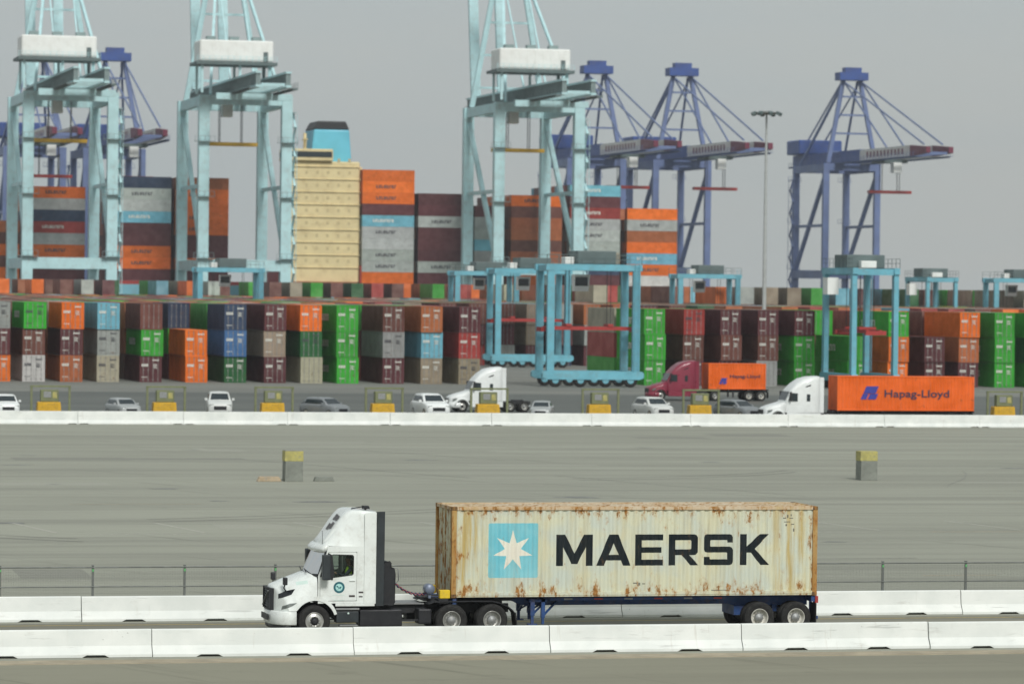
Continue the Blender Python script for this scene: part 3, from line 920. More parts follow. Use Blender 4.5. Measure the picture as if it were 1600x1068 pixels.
# front bolster with twistlock box, lamp drum
for s in (-1, 1):
    MB().box(-0.36, -0.02, s * 1.06 - 0.12, s * 1.06 + 0.12, 1.20, 1.47).build('twistlock_box', M_YEL, trailer, bevel=0.02, seg=1)
MB().box(-0.4, -0.08, -1.18, 1.18, 1.03, 1.195).build('front_bolster', M_FRAME, trailer, bevel=0.015, seg=1)
M_DRUM = pmat('drum_blue_grey', (0.16, 0.19, 0.26), 0.4, metal=0.2)
mb = MB().lathe([(0.0, -0.2), (0.15, -0.2), (0.165, -0.17), (0.165, 0.17), (0.15, 0.2), (0.0, 0.2)], c=(-0.62, -0.72, 1.48), n=20)
mb.box(-0.66, -0.58, -0.86, -0.58, 1.19, 1.34)
mb.build('air_reservoir', M_DRUM, trailer)
# gooseneck plate
mb = MB().plate([(-0.85, 1.20), (-0.75, 1.08), (2.0, 1.07), (2.3, 1.17), (2.3, 1.2)], [], 'y', -0.6, 0.6)
mb.build('gooseneck', M_FRAME, trailer)
for x in (10.26, 11.50):
    for s in (-1, 1):
        wheel(trailer, x, s * 1.09, 0.513, 'trailer', s > 0, rot=0.3 * x + s)
    MB().tube([(x, -0.8, 0.51), (x, 0.8, 0.51)], 0.065, 10).build('axle', M_FRAME, trailer)
    for s in (-1, 1):
        mb = MB().bar((x - 0.5, s * 0.48, 0.82), (x, s * 0.48, 0.60), 0.08, 0.03).bar((x, s * 0.48, 0.60), (x + 0.5, s * 0.48, 0.82), 0.08, 0.03)
        mb.box(x - 0.62, x - 0.46, s * 0.48 - 0.06, s * 0.48 + 0.06, 0.66, 0.90)
        mb.build('leaf_spring', M_CHBLUE, trailer)
mb = MB().box(9.55, 10.05, -0.66, 0.66, 0.56, 0.86)
mb.build('suspension_frame', M_CHBLUE, trailer)
for s in (-1, 1):
    MB().box(12.13, 12.16, s * 1.0 - 0.3, s * 1.0 + 0.3, 0.28, 0.98).build('mud_flap', M_RUBBER, trailer)
    MB().box(12.14, 12.24, s * 1.1 - 0.12, s * 1.1 + 0.12, 0.98, 1.2).build('tail_lamp', M_RED, trailer)
mb = MB().box(12.16, 12.26, -1.15, 1.15, 0.45, 0.55)
for s in (-1, 1):
    mb.box(12.17, 12.25, s * 0.5 - 0.04, s * 0.5 + 0.04, 0.551, 1.02)
mb.build('rear_guard', M_CHBLUE, trailer)

# ------------------------------------------------------------------ white day-cab tractor
trac = tag(empty('truck_tractor', ORG), 'white day cab truck tractor with roof fairing pulling the rusty cream container', 'truck')
WX, WZ = -4.40, 0.513                          # steer wheel
N0 = [(-1.20, .86), (-1.19, 1.02), (-1.06, 1.24), (-0.80, 1.44), (-0.52, 1.535), (-0.25, 1.565), (0, 1.575)]
N1 = [(-1.22, 1.14), (-1.225, 1.30), (-1.215, 1.62), (-1.14, 1.88), (-0.85, 2.02), (-0.45, 2.075), (0, 2.09)]
def hood_x(x, y, t):
    return x + 0.46 * (abs(y) / 1.22) ** 2.6 * max(0, 1 - t) ** 1.3
def hood_section(t):
    x = -5.70 + 1.38 * t
    k = t ** 0.85
    half = []
    for (a, b) in zip(N0, N1):
        half.append([a[0] + (b[0] - a[0]) * k, a[1] + (b[1] - a[1]) * k])
    half[0][0] = -1.235
    half[1][0] = min(half[1][0], -1.228 if t > 0.25 else half[1][0])
    bx = x + 0.46 * max(0, 1 - t) ** 1.3
    dz = 0.66 ** 2 - (bx - WX) ** 2
    half[0][1] = 0.84 if dz <= 0 else max(0.84, WZ + math.sqrt(dz))
    half[1][1] = max(half[1][1], half[0][1] + 0.06)
    half[2][1] = max(half[2][1], half[1][1] + 0.12)
    sec = half + [[-p[0], p[1]] for p in half[-2::-1]]
    return [(hood_x(x, p[0], t), p[0], p[1]) for p in sec]
rings = [hood_section(i / 16) for i in range(17)]
skirt = [(hood_x(-5.70, p[1], 0) + 0.012, p[1], 0.83) for p in rings[0]]
hb = MB().loft([skirt] + rings, cap=False)
hood = hb.build('hood', M_WHITE, trac)
md = hood.modifiers.new('sub', 'SUBSURF')
md.levels = md.render_levels = 2
bm = bmesh.new()
dg_ = bpy.context.evaluated_depsgraph_get()
bm.from_object(hood, dg_)
HOOD_BVH = BVHTree.FromBMesh(bm)
bm.free()
def hood_decal(name, poly, mat, off=0.012, thick=0.02, parent=None):
    """a lamp or print shaped in side view and seated on the curved hood"""
    bm = bmesh.new()
    bm.faces.new([bm.verts.new((p[0], 0, p[1])) for p in poly])
    for ax in (0, 2):
        lo = min(v.co[ax] for v in bm.verts)
        hi = max(v.co[ax] for v in bm.verts)
        q = lo + 0.05
        while q < hi - 0.01:
            no = [0, 0, 0]
            no[ax] = 1
            pc = [0, 0, 0]
            pc[ax] = q
            bmesh.ops.bisect_plane(bm, geom=bm.verts[:] + bm.edges[:] + bm.faces[:], dist=1e-5, plane_co=pc, plane_no=no)
            q += 0.05
    last = -1.0
    for v in sorted(bm.verts, key=lambda q: -q.co.x):
        hit = HOOD_BVH.ray_cast(Vector((v.co.x, -3, v.co.z)), Vector((0, 1, 0)))
        if hit[0] is not None:
            v.co.y = hit[0].y - off
            v.co.x -= off * 0.4
            last = v.co.y
        else:
            v.co.y = last
    g = bmesh.ops.extrude_face_region(bm, geom=bm.faces[:])
    for v in [q for q in g['geom'] if isinstance(q, bmesh.types.BMVert)]:
        v.co.y += off + thick
    bmesh.ops.recalc_face_normals(bm, faces=bm.faces)
    return link(name, bake(bm, name), mat, parent or trac)
hl = hood_decal('headlight', [(-5.50, 1.22), (-5.12, 1.36), (-5.00, 1.53), (-5.30, 1.46), (-5.50, 1.36)], M_LENS)
hood_decal('lower_lamp', [(-5.42, 0.88), (-5.10, 1.01), (-4.97, 1.10), (-5.20, 1.08), (-5.40, 0.99)], M_FOG)
hood_decal('hood_print', [(-4.95, 1.64), (-4.60, 1.70), (-4.60, 1.80), (-4.95, 1.74)], M_PALEGR, 0.003, 0.0)
# far side lamps mirror the near ones
for nm in ('headlight', 'lower_lamp'):
    o = [q for q in bpy.data.objects if q.parent == trac and q.name.startswith(nm)][0].copy()
    o.data = o.data.copy()
    o.data.transform(Matrix.Scale(-1, 4, (0, 1, 0)))
    o.data.flip_normals()
    COL.objects.link(o)
# grille with slats
mb = MB()
ys = [-0.58 + 1.16 * k / 10 for k in range(11)]
for zz0, zz1, off in ((0.84, 0.88, .07), (1.47, 1.52, .055)):
    mb.loft([[(hood_x(-5.70, y, 0) - off, y, zz0), (hood_x(-5.70, y, 0) - off, y, zz1), (hood_x(-5.70, y, 0) + 0.03, y, zz1), (hood_x(-5.70, y, 0) + 0.03, y, zz0)] for y in ys], close=True, sm=False)
for s in (-1, 1):
    mb.box(-5.745, -5.60, s * 0.58 - 0.03, s * 0.58 + 0.03, 0.84, 1.52)
grille = mb.build('grille', M_BLACK, trac)
MB().loft([[(hood_x(-5.70, y, 0) - 0.012, y, 0.86), (hood_x(-5.70, y, 0) - 0.012, y, 1.49)] for y in ys], cap=False, sm=False).build('grille_mesh', M_FRAME, grille, recalc=False)
for k in range(7):
    z = 0.93 + 0.08 * k
    MB().loft([[(hood_x(-5.70, y, 0) - 0.05, y, z), (hood_x(-5.70, y, 0) - 0.04, y, z + 0.03), (hood_x(-5.70, y, 0) - 0.02, y, z + 0.02)] for y in ys], close=True, sm=False).build('slat', M_SLATE, grille)
MB().bar((-5.765, -0.5, 1.44), (-5.765, 0.5, 0.92), 0.01, 0.05, ref=(1, 0, 0)).build('diagonal_bar', M_STEEL, grille)
# bumper
path = [(-4.98, -1.235), (-5.22, -1.235), (-5.40, -1.18), (-5.56, -1.02), (-5.67, -0.78), (-5.74, -0.45), (-5.77, 0)]
path = path + [(p[0], -p[1]) for p in path[-2::-1]]
def wall_along(pts, z0, z1, th, name, mat, zfun=None, parent=trac):
    mb = MB()
    rings = []
    for i, p in enumerate(pts):
        a, b = Vector(pts[max(0, i - 1)]), Vector(pts[min(len(pts) - 1, i + 1)])
        d = (b - a).normalized()
        n = Vector((d.y, -d.x))
        if n.dot(Vector((-5.0, 0)) - Vector(p)) < 0:
            n = -n
        q = Vector(p) + n * th
        q2 = Vector(p) + n * 0.02
        zz0, zz1 = (z0, z1) if zfun is None else zfun(p)
        rings.append([(q2.x, q2.y, zz0), (p[0], p[1], zz0 + 0.03), (p[0], p[1], zz1 - 0.03), (q2.x, q2.y, zz1), (q.x, q.y, zz1), (q.x, q.y, zz0)])
    mb.loft(rings, close=True, sm=True)
    return mb.build(name, mat, parent)
wall_along(path, 0.40, 0.832, 0.10, 'bumper', M_WHITE)
wall_along([(p[0] + 0.05, p[1] * 0.985) for p in path[1:-1]], 0.27, 0.41, 0.08, 'lower_valance', M_BLACK)
MB().box(-5.80, -5.77, -0.55, 0.55, 0.52, 0.70).build('bumper_intake', M_BLACK, trac)
# fender behind the wheel
for s in (-1, 1):
    rg = []
    for k in range(9):
        a = R(92 - 74 * k / 8)
        c, d = math.cos(a), math.sin(a)
        ro = 0.80 - 0.05 * k / 8
        y0, y1 = s * 1.24, s * 0.80
        rg.append([(WX + 0.66 * c, y0, WZ + 0.66 * d), (WX + ro * c, y0, WZ + ro * d), (WX + ro * c, y1, WZ + ro * d), (WX + 0.66 * c, y1, WZ + 0.66 * d)])
    MB().loft(rg, close=True, sm=False).build('fender', M_WHITE, trac)
    wl_ = MB()
    rg = []
    for k in range(13):
        a = R(175 - 170 * k / 12)
        rg.append([(WX + 0.648 * math.cos(a), s * 1.18, WZ + 0.648 * math.sin(a)), (WX + 0.648 * math.cos(a), s * 0.55, WZ + 0.648 * math.sin(a))])
    wl_.loft(rg, cap=False)
    wl_.build('wheel_arch_liner', M_BLACK, trac, recalc=False)
    wheel(trac, WX, s * 1.07, WZ, 'steer', s > 0, rot=0.4)
MB().tube([(WX, -0.95, 0.5), (WX, 0.95, 0.5)], 0.07, 10).build('front_axle', M_FRAME, trac)
# cab shell
CAB_OUT = [(-4.30, 1.08), (-4.30, 1.95), (-4.04, 2.66), (-3.99, 2.88), (-2.46, 2.88), (-2.46, 1.08)]
DOOR_AP = [(-4.245, 1.15), (-4.245, 1.94), (-3.97, 2.70), (-3.06, 2.70), (-3.06, 1.15)]
DOOR = [(-4.235, 1.165), (-4.235, 1.937), (-3.963, 2.69), (-3.10, 2.69), (-3.07, 2.66), (-3.07, 1.19), (-3.095, 1.165)]
WIN = [(-4.10, 2.07), (-4.06, 1.99), (-3.86, 1.90), (-3.80, 1.89), (-3.21, 1.965), (-3.165, 2.01), (-3.16, 2.56), (-3.20, 2.61), (-3.82, 2.63), (-3.91, 2.60)]
for s in (-1, 1):
    MB().plate(CAB_OUT, [DOOR_AP], 'y', s * 1.215, s * 1.17).build('cab_side', M_WHITE, trac)
    dr = MB().plate(DOOR, [WIN], 'y', s * 1.228, s * 1.178).build('door', M_WHITE, trac)
    cx = sum(p[0] for p in WIN) / len(WIN)
    cz = sum(p[1] for p in WIN) / len(WIN)
    W2 = [(cx + (p[0] - cx) * 1.03, cz + (p[1] - cz) * 1.03) for p in WIN]
    MB().plate(W2, [], 'y', s * 1.205, s * 1.197).build('window', M_GLASS, dr)
    MB().plate([(cx + (p[0] - cx) * 1.0, cz + (p[1] - cz) * 1.0) for p in WIN], [[(cx + (p[0] - cx) * 0.965, cz + (p[1] - cz) * 0.945) for p in WIN]], 'y', s * 1.236, s * 1.209).build('window_seal', M_BLACK, dr)
    MB().box(-3.30, -3.12, s * 1.262, s * 1.229, 1.78, 1.815).build('door_handle', M_WHITE, dr, bevel=0.006, seg=1)
    # rear side panel and dark side extender
    MB().plate([(-2.83, 1.06), (-2.45, 1.06), (-2.45, 3.94), (-2.83, 3.93)], [], 'y', s * 1.248, s * 1.218).build('side_panel', M_WHITE, trac, bevel=0.006, seg=1)
    MB().plate([(-2.435, 1.0), (-2.19, 1.0), (-2.19, 3.96), (-2.435, 3.96)], [], 'y', s * 1.25, s * 1.20).build('side_extender', M_SLATE, trac, bevel=0.01, seg=1)
    # sill, steps
    MB().box(-3.74, -2.48, s * 1.21 - 0.03, s * 1.21 + 0.03, 0.985, 1.075).build('sill_panel', M_WHITE, trac, bevel=0.01, seg=1)
MB().box(-2.50, -2.46, -1.165, 1.165, 1.08, 2.88).build('cab_back', M_WHITE, trac)
MB().box(-4.30, -2.47, -1.165, 1.165, 1.06, 1.10).build('cab_floor', M_BLACK, trac)
MB().box(-4.00, -2.47, -1.168, 1.168, 2.80, 2.86).build('cab_roof', M_WHITE, trac)
# windscreen between the pillars
ws = []
for i in range(6):
    t = i / 5
    row = []
    for k in range(13):
        u = -1 + 2 * k / 12
        xb = -4.58 + 0.30 * abs(u) ** 2.2
        xt = -4.24 + 0.20 * abs(u) ** 2.2
        row.append((xb + (xt - xb) * t, u * (1.14 - 0.02 * t), 1.99 + (2.72 - 1.99) * t - 0.03 * (1 - t) * abs(u)))
    ws.append(row)
MB().loft(ws, cap=False).build('windscreen', M_WSGLASS, trac, recalc=False)
for s in (-1, 1):
    MB().loft([[(ws[i][12 if s > 0 else 0][0] + dx, ws[i][12 if s > 0 else 0][1] + s * dy, ws[i][0][2] if False else ws[i][12 if s > 0 else 0][2]) for dx, dy in ((-0.03, -0.03), (-0.01, 0.06), (0.07, 0.07), (0.06, -0.02))] for i in range(6)], close=True).build('pillar', M_BLACK, trac)
MB().loft([[(-4.60 + 0.3 * abs(u) ** 2.2, u * 1.16, 1.93), (-4.56 + 0.3 * abs(u) ** 2.2, u * 1.16, 2.0), (-4.30, u * 1.16, 1.99), (-4.28, u * 1.16, 1.90)] for u in [-1 + k / 6 for k in range(13)]], close=True).build('cowl', M_BLACK, trac)
MB().bar((-4.60, -0.7, 2.03), (-4.52, 0.05, 2.10), 0.025).bar((-4.60, 0.1, 2.03), (-4.52, 0.85, 2.10), 0.025).build('wiper', M_BLACK, trac)
# sun visor
MB().loft([[(-4.36 + 0.24 * abs(u) ** 2.2, u * 1.17, 2.70), (-4.38 + 0.25 * abs(u) ** 2.2, u * 1.17, 2.80), (-4.26 + 0.2 * abs(u) ** 2.2, u * 1.165, 2.90), (-3.96, u * 1.15, 2.94), (-3.97, u * 1.15, 2.71)] for u in [-1 + k / 8 for k in range(17)]], close=True).build('sun_visor', M_WHITE, trac)
# roof fairing
def rr_section(x, w0, w1, z0, z1, rad):
    pts = [(x, -w0, z0), (x, -(w0 + (w1 - w0) * 0.35), z0 + (z1 - z0) * 0.35), (x, -(w0 + (w1 - w0) * 0.7), z0 + (z1 - z0) * 0.7)]
    for k in range(6):
        a = R(180 - 90 * k / 5)
        pts.append((x, -(w1 - rad) + rad * math.cos(a), z1 - rad + rad * math.sin(a)))
    pts.append((x, -(w1 - rad) * 0.5, z1 + 0.012))
    pts.append((x, 0, z1 + 0.018))
    return pts + [(p[0], -p[1], p[2]) for p in pts[-2::-1]]
FS = [(-4.10, .86, .70, 2.90, 2.97, .05), (-3.98, 1.02, .78, 2.885, 3.10, .10), (-3.82, 1.10, .82, 2.88, 3.33, .15), (-3.62, 1.15, .87, 2.88, 3.62, .18), (-3.46, 1.175, .92, 2.88, 3.82, .20), (-3.32, 1.19, .97, 2.88, 3.95, .20), (-3.16, 1.20, 1.02, 2.88, 4.00, .18), (-2.95, 1.212, 1.12, 2.88, 4.0, .12), (-2.46, 1.214, 1.19, 2.88, 3.97, .07)]
fair = MB().loft([rr_section(*f) for f in FS]).build('roof_fairing', M_WHITE, trac)
for x0, x1, y0 in ((-3.80, -3.66, -0.55), (-3.62, -3.50, -0.62), (-3.83, -3.70, -0.20), (-3.62, -3.48, -0.25)):      # worn dark print on the sloping fairing front
    def zf(x):
        for a, b in zip(FS, FS[1:]):
            if a[0] <= x <= b[0]:
                t = (x - a[0]) / (b[0] - a[0])
                return a[4] + (b[4] - a[4]) * t
        return 3
    MB().add([(x0 - 0.012, y0, zf(x0) + 0.030), (x1 - 0.012, y0, zf(x1) + 0.030), (x1 - 0.012, y0 + 0.28, zf(x1) + 0.036), (x0 - 0.012, y0 + 0.28, zf(x0) + 0.036)], [(0, 1, 2, 3)]).build('fairing_print', M_BADGE, fair, recalc=False)
mb = MB().box(-2.78, -2.60, -0.75, -0.45, 4.03, 4.12).bar((-3.15, -0.60, 4.03), (-2.78, -0.60, 4.09), 0.05, 0.03).box(-2.72, -2.66, -0.62, -0.58, 3.97, 4.04)
mb.build('roof_sensor', M_BLACK, trac)
MB().tube([(-4.12, -0.95, 2.93), (-4.14, -0.96, 3.35)], 0.008, 5).build('antenna', M_BLACK, trac)
# mirrors
for s in (-1, 1):
    mo = MB().box(-4.22, -3.98, s * 1.47 - 0.13, s * 1.47 + 0.13, 1.84, 2.63).build('door_mirror', M_SLATE, trac, bevel=0.035, seg=3)
    MB().box(-3.979, -3.974, s * 1.47 - 0.09, s * 1.47 + 0.09, 2.08, 2.58).build('mirror_glass', M_DARKW, mo)
    MB().box(-3.979, -3.974, s * 1.47 - 0.09, s * 1.47 + 0.09, 1.91, 2.05).build('mirror_glass', M_DARKW, mo)
    MB().bar((-4.1, s * 1.2, 2.60), (-4.1, s * 1.40, 2.56), 0.05).bar((-4.16, s * 1.2, 1.96), (-4.12, s * 1.40, 1.95), 0.07).build('mirror_arm', M_SLATE, mo)
    hm = MB().box(-5.40, -5.27, s * 1.10 - 0.11, s * 1.10 + 0.11, 1.66, 1.90).build('hood_mirror', M_BLACK, trac, bevel=0.03, seg=2)
    MB().tube([(-5.25, s * 0.94, 1.42), (-5.36, s * 1.02, 1.56), (-5.32, s * 1.08, 1.72)], 0.022, 8).build('mirror_stalk', M_BLACK, hm)
MB().plate([(-4.25, 1.93), (-3.84, 1.82), (-3.79, 2.02), (-3.86, 2.60), (-3.99, 2.68)], [], 'y', -1.252, -1.238).build('quarter_trim', M_BLACK, trac)
# emblem on the door and small badges
def disc(cx, cz, r0, r1, y, n=32):
    if r0 == 0:
        return MB().add([(cx + r1 * math.cos(2 * math.pi * k / n), y, cz + r1 * math.sin(2 * math.pi * k / n)) for k in range(n)], [list(range(n))])
    v = [(cx + r * math.cos(2 * math.pi * k / n), y, cz + r * math.sin(2 * math.pi * k / n)) for r in (r0, r1) for k in range(n)]
    return MB().add(v, [(k, (k + 1) % n, n + (k + 1) % n, n + k) for k in range(n)])
disc(-3.63, 1.585, 0.115, 0.18, -1.2315).build('door_emblem', M_TEAL, trac, recalc=False)
em = bpy.data.objects['door_emblem']
disc(-3.63, 1.585, 0, 0.114, -1.2312).build('emblem_centre', M_MINT, em, recalc=False)
MB().add([(-3.63 + q[0], -1.2335, 1.585 + q[1]) for q in ((-.10, .02), (-.02, .02), (-.05, -.09), (.0, -.02), (.05, .085), (.02, .02), (.085, .03), (.03, -.06), (-.02, -.01), (-.06, .06))], [(0, 1, 8), (1, 3, 8), (3, 2, 8), (4, 5, 3), (5, 6, 7), (5, 7, 3), (0, 9, 1)]).build('emblem_mark', M_TEAL, em, recalc=False)
for x0, x1, z0, z1 in ((-3.83, -3.44, 1.335, 1.35), (-3.80, -3.47, 1.17, 1.182)):
    MB().box(x0, x1, -1.2318, -1.2285, z0, z1).build('door_print', M_PALEGR, trac)
for x0, x1, z0, z1, yy in ((-3.31, -3.12, 1.28, 1.34, 1.2285), (-3.00, -2.85, 1.40, 1.45, 1.216), (-2.99, -2.87, 1.27, 1.31, 1.216)):
    MB().box(x0, x1, -yy - 0.006, -yy, z0, z1).build('badge', M_BADGE, trac)
# inside the cab
MB().plate([(-4.26, 1.12), (-4.28, 1.92), (-4.16, 1.95), (-3.98, 1.80), (-4.0, 1.50), (-4.05, 1.12)], [], 'y', -1.12, 1.12).build('dashboard', M_BLACK, trac)
for y in (-0.62, 0.62):
    se = MB().box(-3.54, -3.0, y - 0.26, y + 0.26, 1.46, 1.62).build('seat', M_SEAT, trac, bevel=0.05)
    MB().box(-3.32, -3.12, y - 0.15, y + 0.15, 1.10, 1.46).build('seat_base', M_BLACK, se)
    MB().plate([(-3.10, 1.60), (-2.96, 1.60), (-2.82, 2.28), (-2.92, 2.34), (-3.0, 2.26)], [], 'y', y - 0.25, y + 0.25).build('seat_back', M_SEAT, se, bevel=0.04)
sw = MB()
cpt, tl = Vector((-3.83, -0.62, 1.95)), R(38)
ring = []
for k in range(25):
    a = 2 * math.pi * k / 24
    ring.append(cpt + Vector((0.22 * math.cos(a) * math.sin(tl), 0.22 * math.sin(a), 0.22 * math.cos(a) * math.cos(tl))))
sw.tube(ring, 0.017, 6)
sw.bar(cpt, cpt + Vector((-0.22, 0, -0.25)), 0.05)
sw.bar(cpt + Vector((0, -0.2, 0)), cpt + Vector((0, 0.2, 0)), 0.03)
sw.build('steering_wheel', M_BLACK, trac)
# chassis of the tractor
for s in (-1, 1):
    MB().box(-4.9, 2.05, s * 0.43 - 0.04, s * 0.43 + 0.04, 0.70, 0.98).build('frame_rail', M_FRAME, trac)
    MB().box(-3.70, -2.98, s * 0.98 - 0.22, s * 0.98 + 0.22, 0.46, 0.83).build('side_box', M_SLATE, trac, bevel=0.03)
    MB().box(-3.72, -2.97, s * 1.10 - 0.14, s * 1.10 + 0.14, 0.87, 0.93).build('step', M_STEEL, trac, bevel=0.008, seg=1)
    MB().box(-3.60, -3.02, s * 1.12 - 0.12, s * 1.12 + 0.12, 0.36, 0.40).build('step', M_STEEL, trac, bevel=0.008, seg=1)
    MB().box(-2.95, -1.58, s * 0.90 - 0.33, s * 0.90 + 0.33, 0.34, 0.87).build('battery_box', M_BLACK, trac, bevel=0.04)
    MB().box(-1.05, -0.62, s * 0.88 - 0.3, s * 0.88 + 0.3, 0.40, 0.88).build('air_tank_box', M_BLACK, trac, bevel=0.05)
    MB().box(-1.58, -1.05, s * 1.12 - 0.03, s * 1.12 + 0.03, 0.50, 0.56).build('side_bar', M_BLACK, trac)
    for x in (0.03, 1.35):
        wheel(trac, x, s * 1.09, 0.513, 'drive', s > 0, rot=1.1 * x + s)
    # mudguard over the rear drive axle, with flap
    rg = []
    for x, z in ((-0.72, 1.02), (-0.55, 1.08), (0.6, 1.10), (1.35, 1.09), (1.62, 1.03), (1.85, 0.93), (2.02, 0.80), (2.10, 0.70)):
        rg.append([(x, s * 1.22, z), (x, s * 0.60, z), (x, s * 0.60, z + 0.035), (x, s * 1.22, z + 0.035)])
    MB().loft(rg, close=True, sm=False).build('mudguard', M_BLACK, trac)
    MB().plate([(2.09, 0.74), (2.13, 0.74), (2.19, 0.30), (2.15, 0.30)], [], 'y', s * 1.2, s * 0.62).build('mud_flap', M_RUBBER, trac)
MB().lathe([(0, -0.02), (0.03, -0.02), (0.035, 0)], c=(-3.32, -1.206, 0.76), n=12).build('filler_cap', M_PALEGR, trac)
for x in (0.03, 1.35):
    mb = MB().tube([(x, -0.8, 0.51), (x, 0.8, 0.51)], 0.075, 10)
    mb.lathe([(0, -0.22), (0.2, -0.12), (0.23, 0), (0.2, 0.12), (0, 0.22)], c=(x, 0, 0.52), n=16)
    mb.build('drive_axle', M_FRAME, trac)
MB().box(-2.1, -0.75, -0.62, 0.62, 0.985, 1.02).build('deck_plate', M_STEEL, trac)
fwp = MB().prism([(0.15, -0.45), (0.15, 0.45), (1.0, 0.45), (1.25, 0.2), (0.8, 0.0), (1.25, -0.2), (1.0, -0.45)], 'z', 1.0, 1.045)
fwp.box(0.35, 0.85, -0.36, 0.36, 0.985, 0.999)
fwp.build('fifth_wheel', M_FRAME, trac)
# dark equipment tower behind the cab
eq = MB().plate([(-2.17, 1.02), (-1.86, 1.02), (-1.80, 1.10), (-1.79, 1.98), (-1.84, 2.14), (-1.92, 2.20), (-1.93, 2.32), (-1.98, 2.37), (-2.12, 2.37), (-2.17, 2.32)], [], 'y', -1.08, 0.9)
eq.build('equipment_cabinet', M_BLACK, trac, bevel=0.03)
rb = MB().tube([(-1.84, -0.95, 2.18), (-1.70, -0.95, 2.16), (-1.67, -0.95, 2.10), (-1.66, -0.95, 1.78), (-1.72, -0.95, 1.70), (-1.80, -0.95, 1.70)], 0.014, 6)
rb.build('grab_rail', M_STEEL, trac)
for k, (y0, mt) in enumerate(((-0.55, M_HOSE), (-0.40, M_CHBLUE), (-0.25, M_BLACK))):
    pts = []
    for i in range(60):
        t = i / 59
        x = -1.78 + 1.10 * t
        z = 1.72 - 0.42 * t - 0.16 * math.sin(math.pi * t)
        pts.append((x, y0 + 0.035 * math.cos(i * 0.9) - 0.1 * t, z + 0.035 * math.sin(i * 0.9)))
    MB().tube(pts, 0.013, 5).build('air_hose', mt, trac)

# ------------------------------------------------------------------ driver
def person_mesh():
    bm = bmesh.new()
    sk = bm.verts.layers.skin.verify()
    def V(p, r, root=False):
        v = bm.verts.new(p)
        v[sk].radius = (r, r) if not isinstance(r, tuple) else r
        v[sk].use_root = root
        return v
    def E(a, b):
        bm.edges.new((a, b))
    pel = V((-3.06, -0.62, 1.72), (0.14, 0.12), True)
    bel = V((-3.03, -0.62, 1.88), (0.14, 0.11))
    che = V((-3.03, -0.62, 2.08), (0.17, 0.12))
    nek = V((-3.06, -0.62, 2.23), 0.065)
    nk2 = V((-3.09, -0.62, 2.30), 0.055)
    hd1 = V((-3.11, -0.62, 2.36), (0.075, 0.09))
    hd2 = V((-3.10, -0.62, 2.44), (0.08, 0.10))
    hd3 = V((-3.09, -0.62, 2.51), (0.06, 0.075))
    for a, b in ((pel, bel), (bel, che), (che, nek), (nek, nk2), (nk2, hd1), (hd1, hd2), (hd2, hd3)):
        E(a, b)
    nose = V((-3.205, -0.62, 2.405), 0.014)
    E(hd2, nose)
    for s in (-1, 1):
        sh = V((-3.05, -0.62 + s * 0.20, 2.15), 0.07)
        el = V((-3.26, -0.62 + s * 0.28, 1.93), 0.05)
        wr = V((-3.52, -0.62 + s * 0.21, 2.0), 0.033)
        pa = V((-3.60, -0.62 + s * 0.205, 2.03), (0.03, 0.02))
        E(che, sh); E(sh, el); E(el, wr); E(wr, pa)
        for k in range(4):
            b = V((-3.655, -0.62 + s * (0.19 + 0.012 * k), 2.055 - 0.016 * k), 0.0095)
            c = V((-3.69, -0.62 + s * (0.185 + 0.012 * k), 2.035 - 0.02 * k), 0.0085)
            d = V((-3.675, -0.62 + s * (0.183 + 0.012 * k), 2.005 - 0.02 * k + 0.003 * k), 0.008)
            E(pa, b); E(b, c); E(c, d)
        th = V((-3.62, -0.62 + s * 0.165, 2.045), 0.011)
        t2 = V((-3.655, -0.62 + s * 0.155, 2.06), 0.0095)
        E(wr, th); E(th, t2)
        hp = V((-3.12, -0.62 + s * 0.10, 1.72), 0.095)
        kn = V((-3.56, -0.62 + s * 0.14, 1.68), 0.068)
        an = V((-3.68, -0.62 + s * 0.14, 1.24), 0.045)
        to = V((-3.84, -0.62 + s * 0.15, 1.16), 0.035)
        E(pel, hp); E(hp, kn); E(kn, an); E(an, to)
    me = bake(bm, 'person')
    return me
pm = person_mesh()
po = link('person', pm, None, None, (ORG[0] - 0.12, ORG[1], ORG[2]))
m1 = po.modifiers.new('skin', 'SKIN')
m1.use_smooth_shade = True
m2 = po.modifiers.new('sub', 'SUBSURF')
m2.levels = m2.render_levels = 2
bpy.context.view_layer.update()
dgx = bpy.context.evaluated_depsgraph_get()
pm2 = bpy.data.meshes.new_from_object(po.evaluated_get(dgx))
po.modifiers.clear()
po.data = pm2
pm2.materials.clear()
pm2.materials.append(M_SKIN)
pm2.materials.append(M_SHIRT)
for p in pm2.polygons:
    c = p.center
    p.material_index = 1 if (c.z < 2.225 and c.x > -3.52) or c.z < 1.9 else 0
    p.use_smooth = True
tag(po, 'person in a dark shirt and yellow green safety vest driving the white tractor', 'person')
vest = MB()
rg = []
for z, rx, ry in ((1.80, .165, .185), (1.95, .165, .185), (2.06, .16, .205), (2.14, .135, .19), (2.20, .10, .12)):
    rg.append([(-3.04 + rx * math.cos(2 * math.pi * k / 20), -0.62 + ry * math.sin(2 * math.pi * k / 20), z) for k in range(20)])
vest.loft(rg, close=True, cap=False)
vo = vest.build('safety_vest', M_VEST, po, recalc=False)
MB().loft([[(-3.04 + 0.169 * math.cos(2 * math.pi * k / 20), -0.62 + 0.19 * math.sin(2 * math.pi * k / 20), z) for k in range(20)] for z in (1.92, 1.97)], close=True, cap=False).build('reflective_band', M_VEST2, vo, recalc=False)
hr = MB()
rg = []
